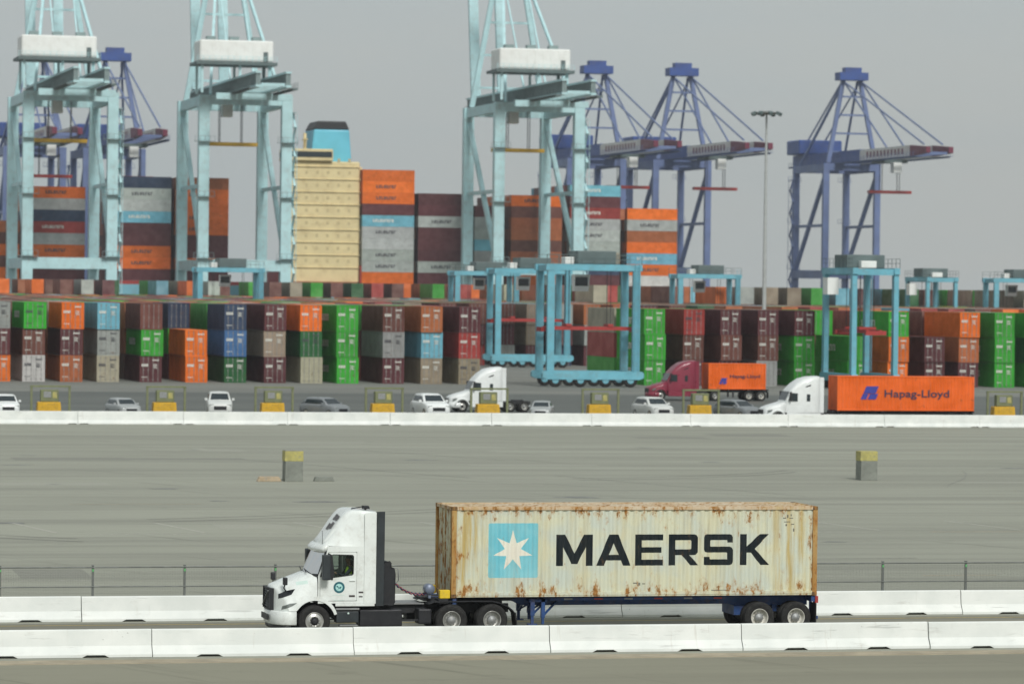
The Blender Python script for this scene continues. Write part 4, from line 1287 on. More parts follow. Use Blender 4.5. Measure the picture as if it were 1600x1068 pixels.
for a, rr_ in ((0, 0.104), (30, 0.098), (55, 0.07), (75, 0.035), (88, 0.005)):
    rg.append([(-3.075 + rr_ * 1.02 * math.cos(2 * math.pi * k / 18), -0.62 + rr_ * 0.88 * math.sin(2 * math.pi * k / 18), 2.46 + 0.105 * math.sin(R(a))) for k in range(18)])
hr.loft(rg, close=True, cap=False)
hr.build('hair', M_HAIR, po, recalc=False)
for s in (-1, 1):
    MB().lathe([(0, -0.012), (0.03, -0.006), (0.028, 0.006), (0, 0.012)], c=(-3.08, -0.62 + s * 0.095, 2.41), n=10).build('ear', M_SKIN, po)
    MB().lathe([(0, -0.008), (0.011, 0), (0, 0.008)], c=(-3.193, -0.62 + s * 0.035, 2.435), axis='x', n=8).build('eye', M_HAIR, po)
MB().box(-3.196, -3.185, -0.65, -0.59, 2.355, 2.362).build('mouth', M_HOSE, po)

# ------------------------------------------------------------------ stacked containers
PAINT = {
 'orange': (0.82, 0.16, 0.003), 'rust orange': (0.42, 0.12, 0.035), 'green': (0.03, 0.38, 0.022), 'dark green': (0.012, 0.12, 0.03), 'brown': (0.15, 0.048, 0.034),
 'maroon': (0.105, 0.022, 0.028), 'red': (0.36, 0.035, 0.028), 'grey': (0.33, 0.35, 0.33), 'white': (0.58, 0.59, 0.55), 'beige': (0.40, 0.37, 0.27), 'tan': (0.30, 0.24, 0.17),
 'sky blue': (0.16, 0.44, 0.56), 'blue': (0.045, 0.14, 0.33), 'navy': (0.022, 0.045, 0.10), 'pale grey': (0.44, 0.48, 0.45),
}
H9 = 2.896
def stack_container_meshes(L, H, P=0.305):
    """body with corrugated walls, frame and corner castings; one door leaf with its locking bars"""
    mb = MB()
    W = CW
    n = int((L - 0.3) / P)
    xs = [0.15]
    for k in range(n):
        q = 0.15 + k * (L - 0.3) / n
        w = (L - 0.3) / n
        xs += [q + 0.26 * w, q + 0.5 * w, q + 0.76 * w, q + w]
    dep = [0.0] + [0.0, 0.04, 0.04, 0.0] * n
    for y, s in ((0.02, 1), (W - 0.02, -1)):
        m = len(xs)
        mb.add([(x, y + s * d, 0.14) for x, d in zip(xs, dep)] + [(x, y + s * d, H - 0.1) for x, d in zip(xs, dep)], [(i, i + 1, m + i + 1, m + i) for i in range(m - 1)])
    mb.box(0.06, 0.09, 0.14, W - 0.14, 0.14, H - 0.1)
    for y0 in (0.0, W - 0.07):
        mb.box(0.14, L - 0.14, y0, y0 + 0.07, H - 0.1, H - 0.004).box(0.14, L - 0.14, y0, y0 + 0.07, 0.0, 0.14)
    for x0 in (0.0, L - 0.14):
        mb.box(x0 + 0.03, x0 + 0.11, 0.14, W - 0.14, H - 0.12, H - 0.006).box(x0 + 0.03, x0 + 0.11, 0.14, W - 0.14, 0.0, 0.14)
        for y0 in (0.0, W - 0.14):
            mb.box(x0, x0 + 0.14, y0, y0 + 0.14, 0.0, H)
    m = 24
    roof = []
    for i in range(m + 1):
        x = 0.1 + (L - 0.2) * i / m
        for y in (0.06, 0.3, W - 0.3, W - 0.06):
            roof.append((x, y, H - 0.012 - (0.02 if i % 2 and 0.2 < y < W - 0.2 else 0)))
    mb.add(roof, [(i * 4 + j, (i + 1) * 4 + j, (i + 1) * 4 + j + 1, i * 4 + j + 1) for i in range(m) for j in range(3)])
    mb.add([(0.1, 0.06, 0.12), (L - 0.1, 0.06, 0.12), (L - 0.1, W - 0.06, 0.12), (0.1, W - 0.06, 0.12)], [(0, 3, 2, 1)])
    body = mb.mesh('shipping_container')
    body.materials.append(M_CONT)
    d = MB()
    w = W / 2 - 0.155
    d.box(L - 0.09, L - 0.055, 0, w, 0.15, H - 0.13)
    for k in range(5):                             # pressed panels of the leaf
        z0 = 0.24 + k * (H - 0.46) / 5
        d.box(L - 0.055, L - 0.035, 0.08, w - 0.08, z0, z0 + (H - 0.46) / 5 - 0.09)
    for q in (0.26, w - 0.26):
        d.box(L - 0.03, L + 0.0, q - 0.026, q + 0.026, 0.06, H - 0.05, 1)
        for z0 in (0.25, H * 0.45, H - 0.35):
            d.box(L - 0.034, L - 0.004, q - 0.075, q + 0.075, z0, z0 + 0.09, 1)
    door = d.mesh('door')
    door.materials.append(M_CONT)
    door.materials.append(M_RODS)
    return body, door
M_RODS = pmat('door_hardware', (0.23, 0.23, 0.22), 0.5, metal=0.3, var=0.15, scale=1.5, dirt=(0.16, 0.09, 0.05), damt=0.5)
BODY40, DOOR40 = stack_container_meshes(12.192, H9)
BODY20, DOOR20 = stack_container_meshes(6.058, 2.591)

def bars_mesh(x0, z0, widths, h, mat):
    mb = MB()
    x = x0
    for i, w in enumerate(widths):
        k = (0.42, 0.62, 0.36, 0.7, 0.5)[i % 5]
        mb.box(x, x + w * k, -0.012, -0.003, z0, z0 + h)
        if i % 2:
            mb.box(x + w * k, x + w * 0.82, -0.012, -0.003, z0 + h * 0.72, z0 + h)
        else:
            mb.box(x + w * k, x + w * 0.78, -0.012, -0.003, z0, z0 + h * 0.3)
        x += w
    me = mb.mesh('worn_print')
    me.materials.append(mat)
    return me
M_PRINTW = pmat('print_white', (0.68, 0.68, 0.62), 0.6, var=0.08, scale=2, dirt=(0.3, 0.3, 0.26), damt=0.4)
M_PRINTD = pmat('print_dark', (0.05, 0.05, 0.06), 0.6, var=0.08, scale=2)
PRINT_W = bars_mesh(2.5, 1.15, [0.55] * 9, 0.75, M_PRINTW)
PRINT_D = bars_mesh(3.2, 1.1, [0.6] * 8, 0.8, M_PRINTD)
door_print = MB()
for k in range(5):
    door_print.box(12.188, 12.196, 0.20 + k * 0.15, 0.31 + k * 0.15, 1.72, 2.02)
for k in range(3):
    door_print.box(12.188, 12.196, 0.24 + k * 0.22, 0.40 + k * 0.22, 0.52, 0.60)
for k in range(6):
    door_print.box(12.188, 12.196, 1.42 + k * 0.12, 1.51 + k * 0.12, 2.35, 2.5)
for k in range(4):
    door_print.box(12.188, 12.196, 1.5, 1.95 - 0.08 * (k % 2), 1.55 + k * 0.13, 1.61 + k * 0.13)
DOOR_PRINT = door_print.mesh('door_print')
DOOR_PRINT.materials.append(M_PRINTW)
DOOR_PRINT_D = DOOR_PRINT.copy()
DOOR_PRINT_D.materials.clear()
DOOR_PRINT_D.materials.append(M_PRINTD)

N_CONT = 0
def container(colour, loc, rz, label, group, doors=True, body=None, door=None, side_print=None, seed=0, end_print=None):
    """a container lying along its own x; rz turns it; doors are at the +x end"""
    global N_CONT
    N_CONT += 1
    rr = random.Random(seed * 31 + N_CONT)
    c = PAINT[colour]
    k = rr.uniform(0.85, 1.15)
    col = (min(1, c[0] * k), min(1, c[1] * k * rr.uniform(0.95, 1.05)), min(1, c[2] * k), 1)
    o = link('shipping_container', body or BODY40, None, None, loc)
    o.rotation_euler = (0, 0, rz)
    o.color = col
    tag(o, label, 'container', group)
    if doors:
        for y in (0.145, CW / 2 + 0.01):
            d = link('door', door or DOOR40, None, o, (0, y, 0))
            d.color = col
        if end_print is not None:
            link(end_print.name.split('.')[0], end_print, None, o)
    if side_print is not None:
        link('worn_print', side_print, None, o)
    return o

ORD = ['first', 'second', 'third', 'fourth', 'fifth', 'sixth', 'seventh', 'eighth', 'ninth', 'tenth', 'eleventh', 'twelfth', 'thirteenth', 'fourteenth', 'fifteenth', 'sixteenth', 'seventeenth']
LEVEL = ['bottom', 'middle', 'top', 'fourth level']
YF = 416.0
# rows run away from the camera; the door end faces the truck road: rz=-90 puts local +x towards -y
def end_on(colour, x, y, z, label, group, **kw):
    return container(colour, (x, y + 12.192, z), -math.pi / 2, label, group, **kw)

LEFT = [(42.1, 'orange maroon grey'), (46.0, 'white brown green'), (50.1, 'rust orange,maroon,orange'), (54.1, 'beige grey sky_blue'), (58.9, 'maroon green brown'), (63.9, 'orange orange'), (68.3, 'dark_green blue navy'),
        (72.7, 'maroon tan maroon'), (76.8, 'beige dark_green orange'), (80.9, 'green green green'), (86.1, 'maroon grey brown'), (90.5, 'tan sky_blue rust_orange'), (94.8, 'tan red maroon')]
RIGHT = [(116.5, 'green green green'), (121.1, 'maroon brown red'), (125.5, 'maroon brown maroon'), (130.0, 'grey brown maroon'), (134.4, 'green green maroon'), (141.0, 'green green'), (145.9, 'orange orange green'), (150.4, 'maroon maroon'),
         (154.6, 'maroon rust_orange orange'), (158.9, 'green green green'), (163.1, 'green dark_green green')]
def cols(s):
    if ',' in s:
        return [q.strip() for q in s.split(',')]
    return [q.replace('_', ' ') for q in s.split()]
rnd = random.Random(11)
PSEUDO = ['door_print', 'emblem', None, None, None]
for block, side in ((LEFT, 'left'), (RIGHT, 'right')):
    for i, (x, s) in enumerate(block):
        cs = cols(s)
        jit = rnd.uniform(-0.35, 0.35)
        for k, c in enumerate(cs):
            where = ['%s level of the %s front stack from the left edge' % (LEVEL[k], ORD[i])] if side == 'left' else ['%s level of the %s front stack right of the wide blue carrier' % (LEVEL[k], ORD[i])]
            ep = DOOR_PRINT if c not in ('white', 'pale grey', 'grey', 'beige') and rnd.random() < 0.85 else (DOOR_PRINT_D if rnd.random() < 0.8 else None)
            end_on(c, x + rnd.uniform(-0.08, 0.08), YF + jit + rnd.uniform(-0.12, 0.12), PAD + k * H9, '%s container, %s' % (c, where[0]), 'front containers of the yard stacks', end_print=ep, side_print=PRINT_W if c == 'green' else None)
# taller ones set back where the photo shows a second line of stacks
for i, (x, y, s, z0) in enumerate(((63.9, 429.2, 'maroon green navy', 0), (141.0, 429.2, 'maroon brown green', 0), (150.4, 429.2, 'maroon rust_orange orange', 0))):
    for k, c in enumerate(cols(s)):
        end_on(c, x, y, PAD + k * H9, '%s container, %s level of the set back stack behind the %s' % (c, LEVEL[k], ('low orange stack', 'narrow blue carrier', 'low maroon stack')[i]), 'set back containers')
# stacks seen through the gap
MIDC = [(115.8, 'maroon red brown'), (120.0, 'red maroon brown'), (124.2, 'grey maroon brown'), (128.4, 'maroon tan tan'), (132.6, 'navy maroon grey'), (136.8, 'maroon grey rust_orange'), (141.0, 'grey brown rust_orange'), (145.2, 'brown grey maroon'), (149.4, 'maroon green brown')]
for i, (x, s) in enumerate(MIDC):
    for k, c in enumerate(cols(s)):
        end_on(c, x, 520.0 + rnd.uniform(-0.3, 0.3), PAD + k * H9, '%s container, %s in %s stack from left behind the wide blue carrier' % (c, LEVEL[k], ORD[i]), 'containers behind the blue carriers')

# everything further back in the yard reads as one mass of roofs
mb = MB()
face_cols = []
rnd = random.Random(23)
pal = ['orange', 'rust orange', 'rust orange', 'green', 'green', 'brown', 'maroon', 'brown', 'maroon', 'brown', 'red', 'rust orange', 'tan', 'beige', 'tan', 'sky blue', 'dark green', 'pale grey', 'orange', 'red']
def rowbox(x, y, z, L=12.192, W=CW, H=H9, c=None):
    c = c or PAINT[rnd.choice(pal)]
    k = rnd.uniform(0.8, 1.2)
    mb.box(x, x + W, y, y + L, z + 0.02, z + H - 0.01)
    face_cols.extend([(c[0] * k, c[1] * k, c[2] * k, 1)] * 6)
def block(x0, x1, y0, n, pitch, hmin, hmax, skip=None):
    x = x0
    while x < x1:
        for j in range(n):
            y = y0 + j * 12.6
            if skip and skip(x, y):
                continue
            h = rnd.randint(hmin, hmax)
            lead = PAINT[rnd.choice(pal)]
            for k in range(max(0, h - 3), h):
                rowbox(x + rnd.uniform(-0.1, 0.1), y, PAD + k * H9, c=lead if rnd.random() < 0.25 else None)
            if h > 3:
                for k in range(h - 3):
                    rowbox(x, y, PAD + k * H9)
        x += pitch
LX = [q[0] for q in LEFT]
for x in LX:                                                   # the rest of each front row on the left
    for j in range(1, 8):
        if abs(x - 63.9) < 0.5 and j == 1:
            continue
        h = 3 if j != 4 else 2
        for k in range(h):
            rowbox(x, YF + 0.4 + j * 12.6, PAD + k * H9)
for x in [q[0] for q in RIGHT]:
    j = 1
    if min(abs(x - 141.0), abs(x - 150.4)) > 0.5:
        for k in range(3):
            rowbox(x, YF + 0.4 + j * 12.6, PAD + k * H9)
block(10, 112, 520, 6, 4.2, 3, 3)
block(40, 160, 606, 6, 4.2, 3, 3)
block(161, 290, 606, 6, 4.2, 3, 4, skip=lambda x, y: abs(x + 1.2 - 218) < 5.5 and y < 612)
block(40, 330, 686, 5, 4.2, 2, 3, skip=lambda x, y: abs(x - 253) < 5)
block(40, 350, 752, 4, 4.2, 3, 4)
for x in [q[0] for q in MIDC]:
    for j in range(1, 6):
        for k in range(3):
            rowbox(x, 520.4 + j * 12.6, PAD + k * H9)
block(153.6, 270, 520, 6, 4.2, 3, 3, skip=lambda x, y: (abs(x + 1.2 - 163.6) < 2.6 and y < 540) or (abs(x + 1.2 - 218) < 5.5 and y > 580))
me = mb.mesh('container_rows', recalc=False)
att = me.attributes.new('paint', 'FLOAT_COLOR', 'FACE')
att.data.foreach_set('color', [q for c in face_cols for q in c])
rows = link('container_rows', me, M_ROWS)
rows['kind'] = 'stuff'
rows['label'] = 'rows of stacked containers of many colours filling the yard behind the front stacks'
rows['category'] = 'containers'

# ------------------------------------------------------------------ straddle carriers
def straddle(name, loc, rz, label):
    e = tag(empty(name, loc, rz), label, 'straddle carrier', 'blue straddle carriers in the container yard')
    L, W, H = 11.6, 4.9, 13.6
    for s in (-1, 1):
        y = s * (W / 2)
        MB().prism([(-L / 2, 1.05), (-L / 2 + 0.5, 0.85), (L / 2 - 0.5, 0.85), (L / 2, 1.05), (L / 2, 1.55), (L / 2 - 0.2, 1.75), (-L / 2 + 0.2, 1.75), (-L / 2, 1.55)], 'y', y - 0.36, y + 0.36).build('sill_beam', M_STRAD, e)
        for k in range(4):
            x = -4.3 + k * 2.87
            w = MB().lathe([(0.0, -0.24), (0.4, -0.24), (0.45, -0.27), (0.70, -0.27), (0.78, -0.2), (0.78, 0.2), (0.70, 0.27), (0.45, 0.27), (0.4, 0.24), (0, 0.24)], n=20).build('wheel', M_RUBBER, e, (x, y, 0.78))
            MB().lathe([(0.38, -0.245), (0.36, -0.25), (0.16, -0.27), (0.0, -0.27)], n=16).build('rim', M_STRAD, w)
        for x in (-L / 2 + 0.9, L / 2 - 0.9):
            MB().box(x - 0.40, x + 0.40, y - 0.28, y + 0.28, 1.76, H - 0.7).build('leg', M_STRAD, e)
        MB().box(-L / 2 + 0.3, L / 2 - 0.3, y - 0.32, y + 0.32, H - 0.7, H).build('top_beam', M_STRAD, e)
        hr_ = MB()
        for q in range(9):
            x = -L / 2 + 0.4 + q * (L - 0.8) / 8
            hr_.box(x - 0.025, x + 0.025, y + s * 0.33 - 0.025, y + s * 0.33 + 0.025, H, H + 1.05)
        for z in (0.55, 1.05):
            hr_.box(-L / 2 + 0.4, L / 2 - 0.4, y + s * 0.33 - 0.02, y + s * 0.33 + 0.02, H + z - 0.02, H + z + 0.02)
        hr_.build('guard_rail', M_LBD, e)
    for x in (-L / 2 + 0.9, L / 2 - 0.9):
        MB().box(x - 0.35, x + 0.35, -W / 2 + 0.32, W / 2 - 0.32, H - 0.8, H - 0.1).build('cross_beam', M_STRAD, e)
    MB().box(-1.8, 2.6, -W / 2 + 0.2, W / 2 - 0.2, H + 0.01, H + 1.5).build('engine_house', M_LBD, e, bevel=0.1)
    MB().box(-2.9, -1.85, -0.9, 0.9, H + 0.01, H + 0.8).build('winch_drum', M_HOUSE, e, bevel=0.08)
    cab_ = MB().prism([(-0.8, 10.6), (0.8, 10.6), (1.0, 12.5), (-0.8, 12.5)], 'y', W / 2 + 0.4, W / 2 + 1.7).build('operator_cab', M_HOUSE, e)
    MB().box(-0.75, 0.72, W / 2 + 0.38, W / 2 + 0.398, 11.2, 12.2).build('cab_window', M_DARKW, cab_)
    sp = MB().box(-5.0, 5.0, -0.9, -0.6, 6.3, 6.7).box(-5.0, 5.0, 0.6, 0.9, 6.3, 6.7)
    for x in (-5.6, 5.1):
        sp.box(x, x + 0.5, -1.2, 1.2, 6.1, 6.6)
    for x in (-2.4, 2.4):
        sp.box(x - 0.3, x + 0.3, -1.0, 1.0, 6.71, 7.0)
    spr = sp.build('spreader', M_RED, e)
    cb = MB()
    for x in (-2.4, 2.4):
        for y in (-0.8, 0.8):
            cb.box(x - 0.03, x + 0.03, y - 0.03, y + 0.03, 7.0, H - 0.2)
    cb.build('hoist_rope', M_FRAME, spr)
    ld = MB()
    for q in (-0.25, 0.25):
        ld.box(L / 2 - 0.9 + q - 0.03, L / 2 - 0.9 + q + 0.03, -W / 2 - 0.60, -W / 2 - 0.54, 1.9, H + 0.9)
    for k in range(34):
        ld.box(L / 2 - 1.15, L / 2 - 0.65, -W / 2 - 0.59, -W / 2 - 0.55, 2.2 + k * 0.34, 2.25 + k * 0.34)
    ld.build('ladder', M_STRAD, e)
    return e
s0 = straddle('straddle_carrier', (107.9, 408.6, PAD), 0, 'wide blue straddle carrier standing side on in front of the gap between stacks')
def more_straddle(loc, rz, label):
    c = copy_tree(s0)
    c.location = loc
    c.rotation_euler = (0, 0, rz)
    c['label'] = label
    return c
more_straddle((125.8, 508.5, PAD), 0, 'blue straddle carrier further back in the gap, left behind the wide one')
more_straddle((139.1, 406.5, PAD), math.pi / 2, 'narrow looking blue straddle carrier seen end on near the orange truck')
more_straddle((99.0, 600.5, PAD), 0, 'distant blue straddle carrier below the second pale crane')
more_straddle((141.0, 600.5, PAD), 0, 'distant blue straddle carrier behind the third pale crane')
more_straddle((218.0, 600.5, PAD), math.pi / 2, 'far blue straddle carrier right of the right hand navy crane')
more_straddle((233.5, 600.5, PAD), 0, 'far blue straddle carrier at the right edge of the picture')
more_straddle((178.5, 600.5, PAD), 0.0, 'far blue straddle carrier beside the tall lamp mast')

# ------------------------------------------------------------------ ship-to-shore cranes
def lattice(mb, p0, p1, half, n, w):
    """bracing zigzag between two parallel chords (p0..p1 +- half)"""
    p0, p1, half = Vector(p0), Vector(p1), Vector(half)
    for k in range(n):
        a = p0 + (p1 - p0) * (k / n)
        b = p0 + (p1 - p0) * ((k + 1) / n)
        s = 1 if k % 2 else -1
        mb.bar(a + half * s, b - half * s, w)
        mb.bar(a + half, a - half, w)

def crane(name, W, G, zg, out, back, apex, mats, label, group, legw=2.0, house=None, tip=None, loc=(0, 0, 0), rz=0):
    """y=0 is the water side rail, +y over the water; x along the rail"""
    M, MG, MH = mats
    e = tag(empty(name, loc, rz), label, 'crane', group)
    hx = W / 2
    for s in (-1, 1):
        for y in (0.0, -G):
            MB().box(s * hx - legw / 2, s * hx + legw / 2, y - legw * 0.45, y + legw * 0.45, 3.2, zg - 0.2).build('leg', M, e)
            bo = MB()
            for q in (-3.0, -1.0, 1.0, 3.0):
                bo.lathe([(0, -0.3), (0.5, -0.3), (0.5, 0.3), (0, 0.3)], c=(s * hx + q, y, 0.5), n=12)
                bo.box(s * hx + q - 0.8, s * hx + q + 0.8, y - 0.45, y + 0.45, 0.7, 1.7)
            bo.build('bogie', M_FRAME, e)
        # side frames across the gauge
        MB().box(s * hx - 0.8, s * hx + 0.8, -G + legw * 0.45, -legw * 0.45, 14.0, 16.2).build('portal_beam', M, e)
        MB().box(s * hx - 0.7, s * hx + 0.7, -G + legw * 0.45, -legw * 0.45, zg - 2.4, zg - 0.3).build('side_beam', M, e)
        MB().bar((s * hx, -G + 1, 17), (s * hx, -1, zg - 4), 1.0).build('diagonal_brace', M, e)
        MB().bar((s * hx, -G + 1, zg * 0.62), (s * hx, -1, zg * 0.62), 0.8).build('tie_beam', M, e)
        # A-frame
        MB().bar((s * hx * 0.92, 0, zg), (s * 2.4, -1.0, apex), 1.1).build('apex_leg', M, e)
        MB().bar((s * hx * 0.85, -G, zg), (s * 2.0, -2.0, apex - 1), 0.6).build('back_stay', M, e)
        if tip:
            MB().bar((s * 2.6, 0, apex - 1), (s * 2.6, out * 0.52, zg + 3.0), 0.35).build('fore_stay', M, e)
            MB().bar((s * 2.6, 0, apex - 1), (s * 2.6, out * 0.93, zg + 3.0), 0.35).build('fore_stay', M, e)
        else:
            MB().bar((s * 2.6, 0, apex - 1), (s * 2.6, 24.0, zg + 33.0), 0.35).build('fore_stay', M, e)
        MB().bar((s * 2.6, -2, apex - 1), (s * 2.6, -G - back + 2 if tip else -G + 4, zg + 3.2), 0.35).build('rear_stay', M, e)
    for k in range(4):
        t = (k + 0.6) / 4.6
        x = hx * 0.92 + (2.4 - hx * 0.92) * t
        MB().bar((-x, -t, zg + (apex - zg) * t), (x, -t, zg + (apex - zg) * t), 0.5).build('apex_tie', M, e)
    MB().box(-4.2, 4.2, -3.4, 1.4, apex - 0.6, apex + 1.6).box(-2.4, 2.4, -2.4, 0.6, apex + 1.6, apex + 3.0).build('apex_platform', M, e)
    for y in (0.0, -G):
        MB().box(-hx + legw / 2, hx - legw / 2, y - 0.9, y + 0.9, 14.0, 16.4).build('cross_beam', M, e)
        MB().box(-hx - 4.5, hx + 4.5, y - 0.9, y + 0.9, 1.8, 3.19).build('sill_beam', M, e)
        MB().box(-hx + legw / 2, hx - legw / 2, y - 0.7, y + 0.7, zg - 2.2, zg - 0.2).build('upper_beam', M, e)
    for s in (-1, 1):                                # landings with rails round the land side legs
        for zl in (16.6, 30.0, 42.0):
            pl_ = MB().box(s * hx - legw / 2 - 1.1, s * hx + legw / 2 + 1.1, -G - legw * 0.45 - 1.1, -G - legw * 0.45, zl, zl + 0.12)
            for q in range(5):
                x = s * hx - legw / 2 - 1.05 + q * (legw + 2.1) / 4
                pl_.box(x - 0.04, x + 0.04, -G - legw * 0.45 - 1.1, -G - legw * 0.45 - 1.02, zl + 0.12, zl + 1.25)
            pl_.box(s * hx - legw / 2 - 1.1, s * hx + legw / 2 + 1.1, -G - legw * 0.45 - 1.1, -G - legw * 0.45 - 1.04, zl + 1.2, zl + 1.27)
            pl_.build('landing', M_STIFF if not tip else M_DB2, e)
    # twin girder and boom
    gy0, gy1 = -G - back, (out if tip else 26)
    for s in (-1, 1):
        if tip:
            k1, k2 = out * 0.25, out * 0.82
            MB().box(s * 3.2 - 0.7, s * 3.2 + 0.7, gy0, k1, zg, zg + 3.2).build('girder', M, e)
            MB().box(s * 3.2 - 0.6, s * 3.2 + 0.6, k1, k2, zg, zg + 3.0).build('boom', tip[0], e)
            MB().prism([(k2, zg), (k2, zg + 3.0), (gy1, zg + 2.2), (gy1, zg + 0.6)], 'x', s * 3.2 - 0.6, s * 3.2 + 0.6).build('boom_tip', tip[1], e)
            bd = MB()
            for q in range(11):
                y = k1 + (k2 - k1) * (0.14 + 0.07 * q)
                bd.box(s * 3.2 - 0.62, s * 3.2 + 0.62, y, y + (k2 - k1) * 0.035, zg + 0.8, zg + 2.3)
            bd.build('boom_band', M_RED, e)
        else:
            for z in (zg, zg + 2.9):
                MB().box(s * 3.2 - 0.6, s * 3.2 + 0.6, gy0, 26, z, z + 0.45).build('girder_chord', M, e)
            MB().box(s * 3.2 - 0.1, s * 3.2 + 0.1, gy0 + 0.3, 25.7, zg + 0.46, zg + 2.89).build('girder_web', M_LBD, e)
            tv = MB()
            y = gy0 + 0.3
            while y < 25.5:
                tv.box(s * 3.2 - 0.5, s * 3.2 + 0.5, y, y + 0.4, zg + 0.46, zg + 2.89)
                y += 1.5
            tv.build('girder_stiffener', M_STIFF, e)
            bt = (18.5 + 11, zg + 1.4 + 64)
            MB().bar((s * 3.2, 18.5, zg + 3.4), (s * 3.2, bt[0], bt[1]), 1.2, 2.2, ref=(1, 0, 0)).build('raised_boom', M, e)
    tb = MB()
    y = gy0 + 0.5
    while y < gy1:
        tb.box(-2.5, 2.5, y, y + 0.5, zg + 0.2, zg + 0.9)
        y += 4.0
    tb.build('girder_tie', M, e)
    wk = MB()
    for s in (-1, 1):
        wk.box(s * 4.6 - 0.6, s * 4.6 + 0.6, gy0, gy1 - 4, zg - 0.15, zg - 0.05)
        y = gy0
        while y < gy1 - 4:
            wk.box(s * 5.15 - 0.04, s * 5.15 + 0.04, y, y + 0.08, zg - 0.05, zg + 1.1)
            wk.box(s * 4.6 - 0.6, s * 4.6 + 0.6, y, y + 0.15, zg - 0.5, zg - 0.15)
            y += 2.5
        for z in (0.55, 1.1):
            wk.box(s * 5.15 - 0.03, s * 5.15 + 0.03, gy0, gy1 - 4, zg + z - 0.04, zg + z + 0.02)
    wk.build('walkway', M_LBD if not tip else M_DB2, e)
    if house:
        hw, hl, hh, hy, lift = house
        z0 = zg
        zg = zg + lift
        HX = -4.0                                    # the house sits off the crane's centre line
        made = set(bpy.data.objects)
        ho = MB().box(-hw / 2, hw / 2, hy - hl / 2, hy + hl / 2, zg + 4.2, zg + 4.2 + hh).build('machinery_house', MH, e, bevel=0.25, seg=1)
        rb_ = MB()
        for k in range(9):
            x = -hw / 2 + (k + 0.5) * hw / 9
            rb_.box(x - 0.06, x + 0.06, hy - hl / 2 - 0.1, hy - hl / 2, zg + 4.4, zg + 3.9 + hh)
        rb_.build('wall_rib', MH, ho)
        MB().box(hw / 2 - 2.2, hw / 2 - 1.2, hy - hl / 2 - 0.13, hy - hl / 2 - 0.02, zg + 4.3, zg + 6.4).build('house_door', M_LBD, ho)
        for k in range(3):
            MB().box(-hw / 2 + 2 + k * 5, -hw / 2 + 4 + k * 5, hy - 1, hy + 1, zg + 4.2 + hh, zg + 5.2 + hh).build('roof_vent', M_STIFF, ho)
        rl = MB()
        for q in range(14):
            x = -hw / 2 - 0.7 + q * (hw + 1.4) / 13
            rl.box(x - 0.04, x + 0.04, hy - hl / 2 - 0.78, hy - hl / 2 - 0.70, zg + 4.15, zg + 5.3)
        for z in (4.7, 5.25):
            rl.box(-hw / 2 - 0.7, hw / 2 + 0.7, hy - hl / 2 - 0.78, hy - hl / 2 - 0.70, zg + z, zg + z + 0.06)
        rl.build('guard_rail', M, e)
        MB().box(-hw / 2 - 0.8, hw / 2 + 0.8, hy - hl / 2 - 0.8, hy + hl / 2 + 0.8, zg + 3.5, zg + 4.15).build('house_deck', M_LBD, e)
        sp_ = MB()
        for x in (-hw / 2 + 0.6, hw / 2 - 0.6, 0.8, 7.2):
            for q in (hy - hl / 2 + 0.5, hy + hl / 2 - 0.5):
                sp_.box(x - 0.25, x + 0.25, q - 0.25, q + 0.25, z0 + 3.36 if x in (0.8, 7.2) else z0 - 0.2, zg + 3.5)
        sp_.build('house_support', M, e)
        mbx = MB().box(-hw / 2 - 0.3, hw / 2 + 0.3, hy - hl / 2 + 0.2, hy - hl / 2 + 1.2, z0 - 1.6, z0 - 0.2)
        mbx.build('back_beam', M, e)
        zg = z0
        for o_ in set(bpy.data.objects) - made:
            if o_.name.split('.')[0] in ('machinery_house', 'house_deck', 'house_support', 'guard_rail'):
                o_.location.x += HX
    ty = -G * 0.35 if not tip else out * 0.45
    tr = MB().box(-4.0, 4.0, ty - 3.5, ty + 3.5, zg - 1.0, zg - 0.1).build('trolley', M_LBD, e)
    MB().box(-1.2, 1.2, ty + 4.0, ty + 6.6, zg - 3.8, zg - 1.0).build('operator_cab', MH, tr, bevel=0.15)
    sp2 = MB().box(-6.0, 6.0, ty - 1.2, ty + 1.2, zg * 0.80, zg * 0.80 + 0.8)
    so = sp2.build('spreader', M_RED if tip else M_YEL2, tr)
    rp_ = MB()
    for x in (-2.5, 2.5):
        for q in (-1, 1):
            rp_.box(x - 0.08, x + 0.08, ty + q - 0.08, ty + q + 0.08, zg * 0.80 + 0.8, zg - 1.0)
    rp_.build('hoist_rope', M_FRAME, so)
    # stair tower on one land side leg
    stw = MB()
    z = 4.0
    k = 0
    x0 = hx + legw / 2 + 0.2
    while z < zg - 5:
        ya, yb = (-G - 1.2, -G + 1.8) if k % 2 else (-G + 1.8, -G - 1.2)
        stw.bar((x0 + 0.4, ya, z), (x0 + 0.4, yb, z + 3.2), 0.5, 0.1)
        stw.box(x0, x0 + 0.8, min(ya, yb) - 0.2, max(ya, yb) + 0.2, z + 3.16, z + 3.22)
        z += 3.2
        k += 1
    for q in (-G - 1.4, -G + 2.0):
        stw.box(x0 + 0.72, x0 + 0.84, q - 0.06, q + 0.06, 3.2, zg - 4)
    stw.build('stair', M if not tip else M_DB2, e)
    return e

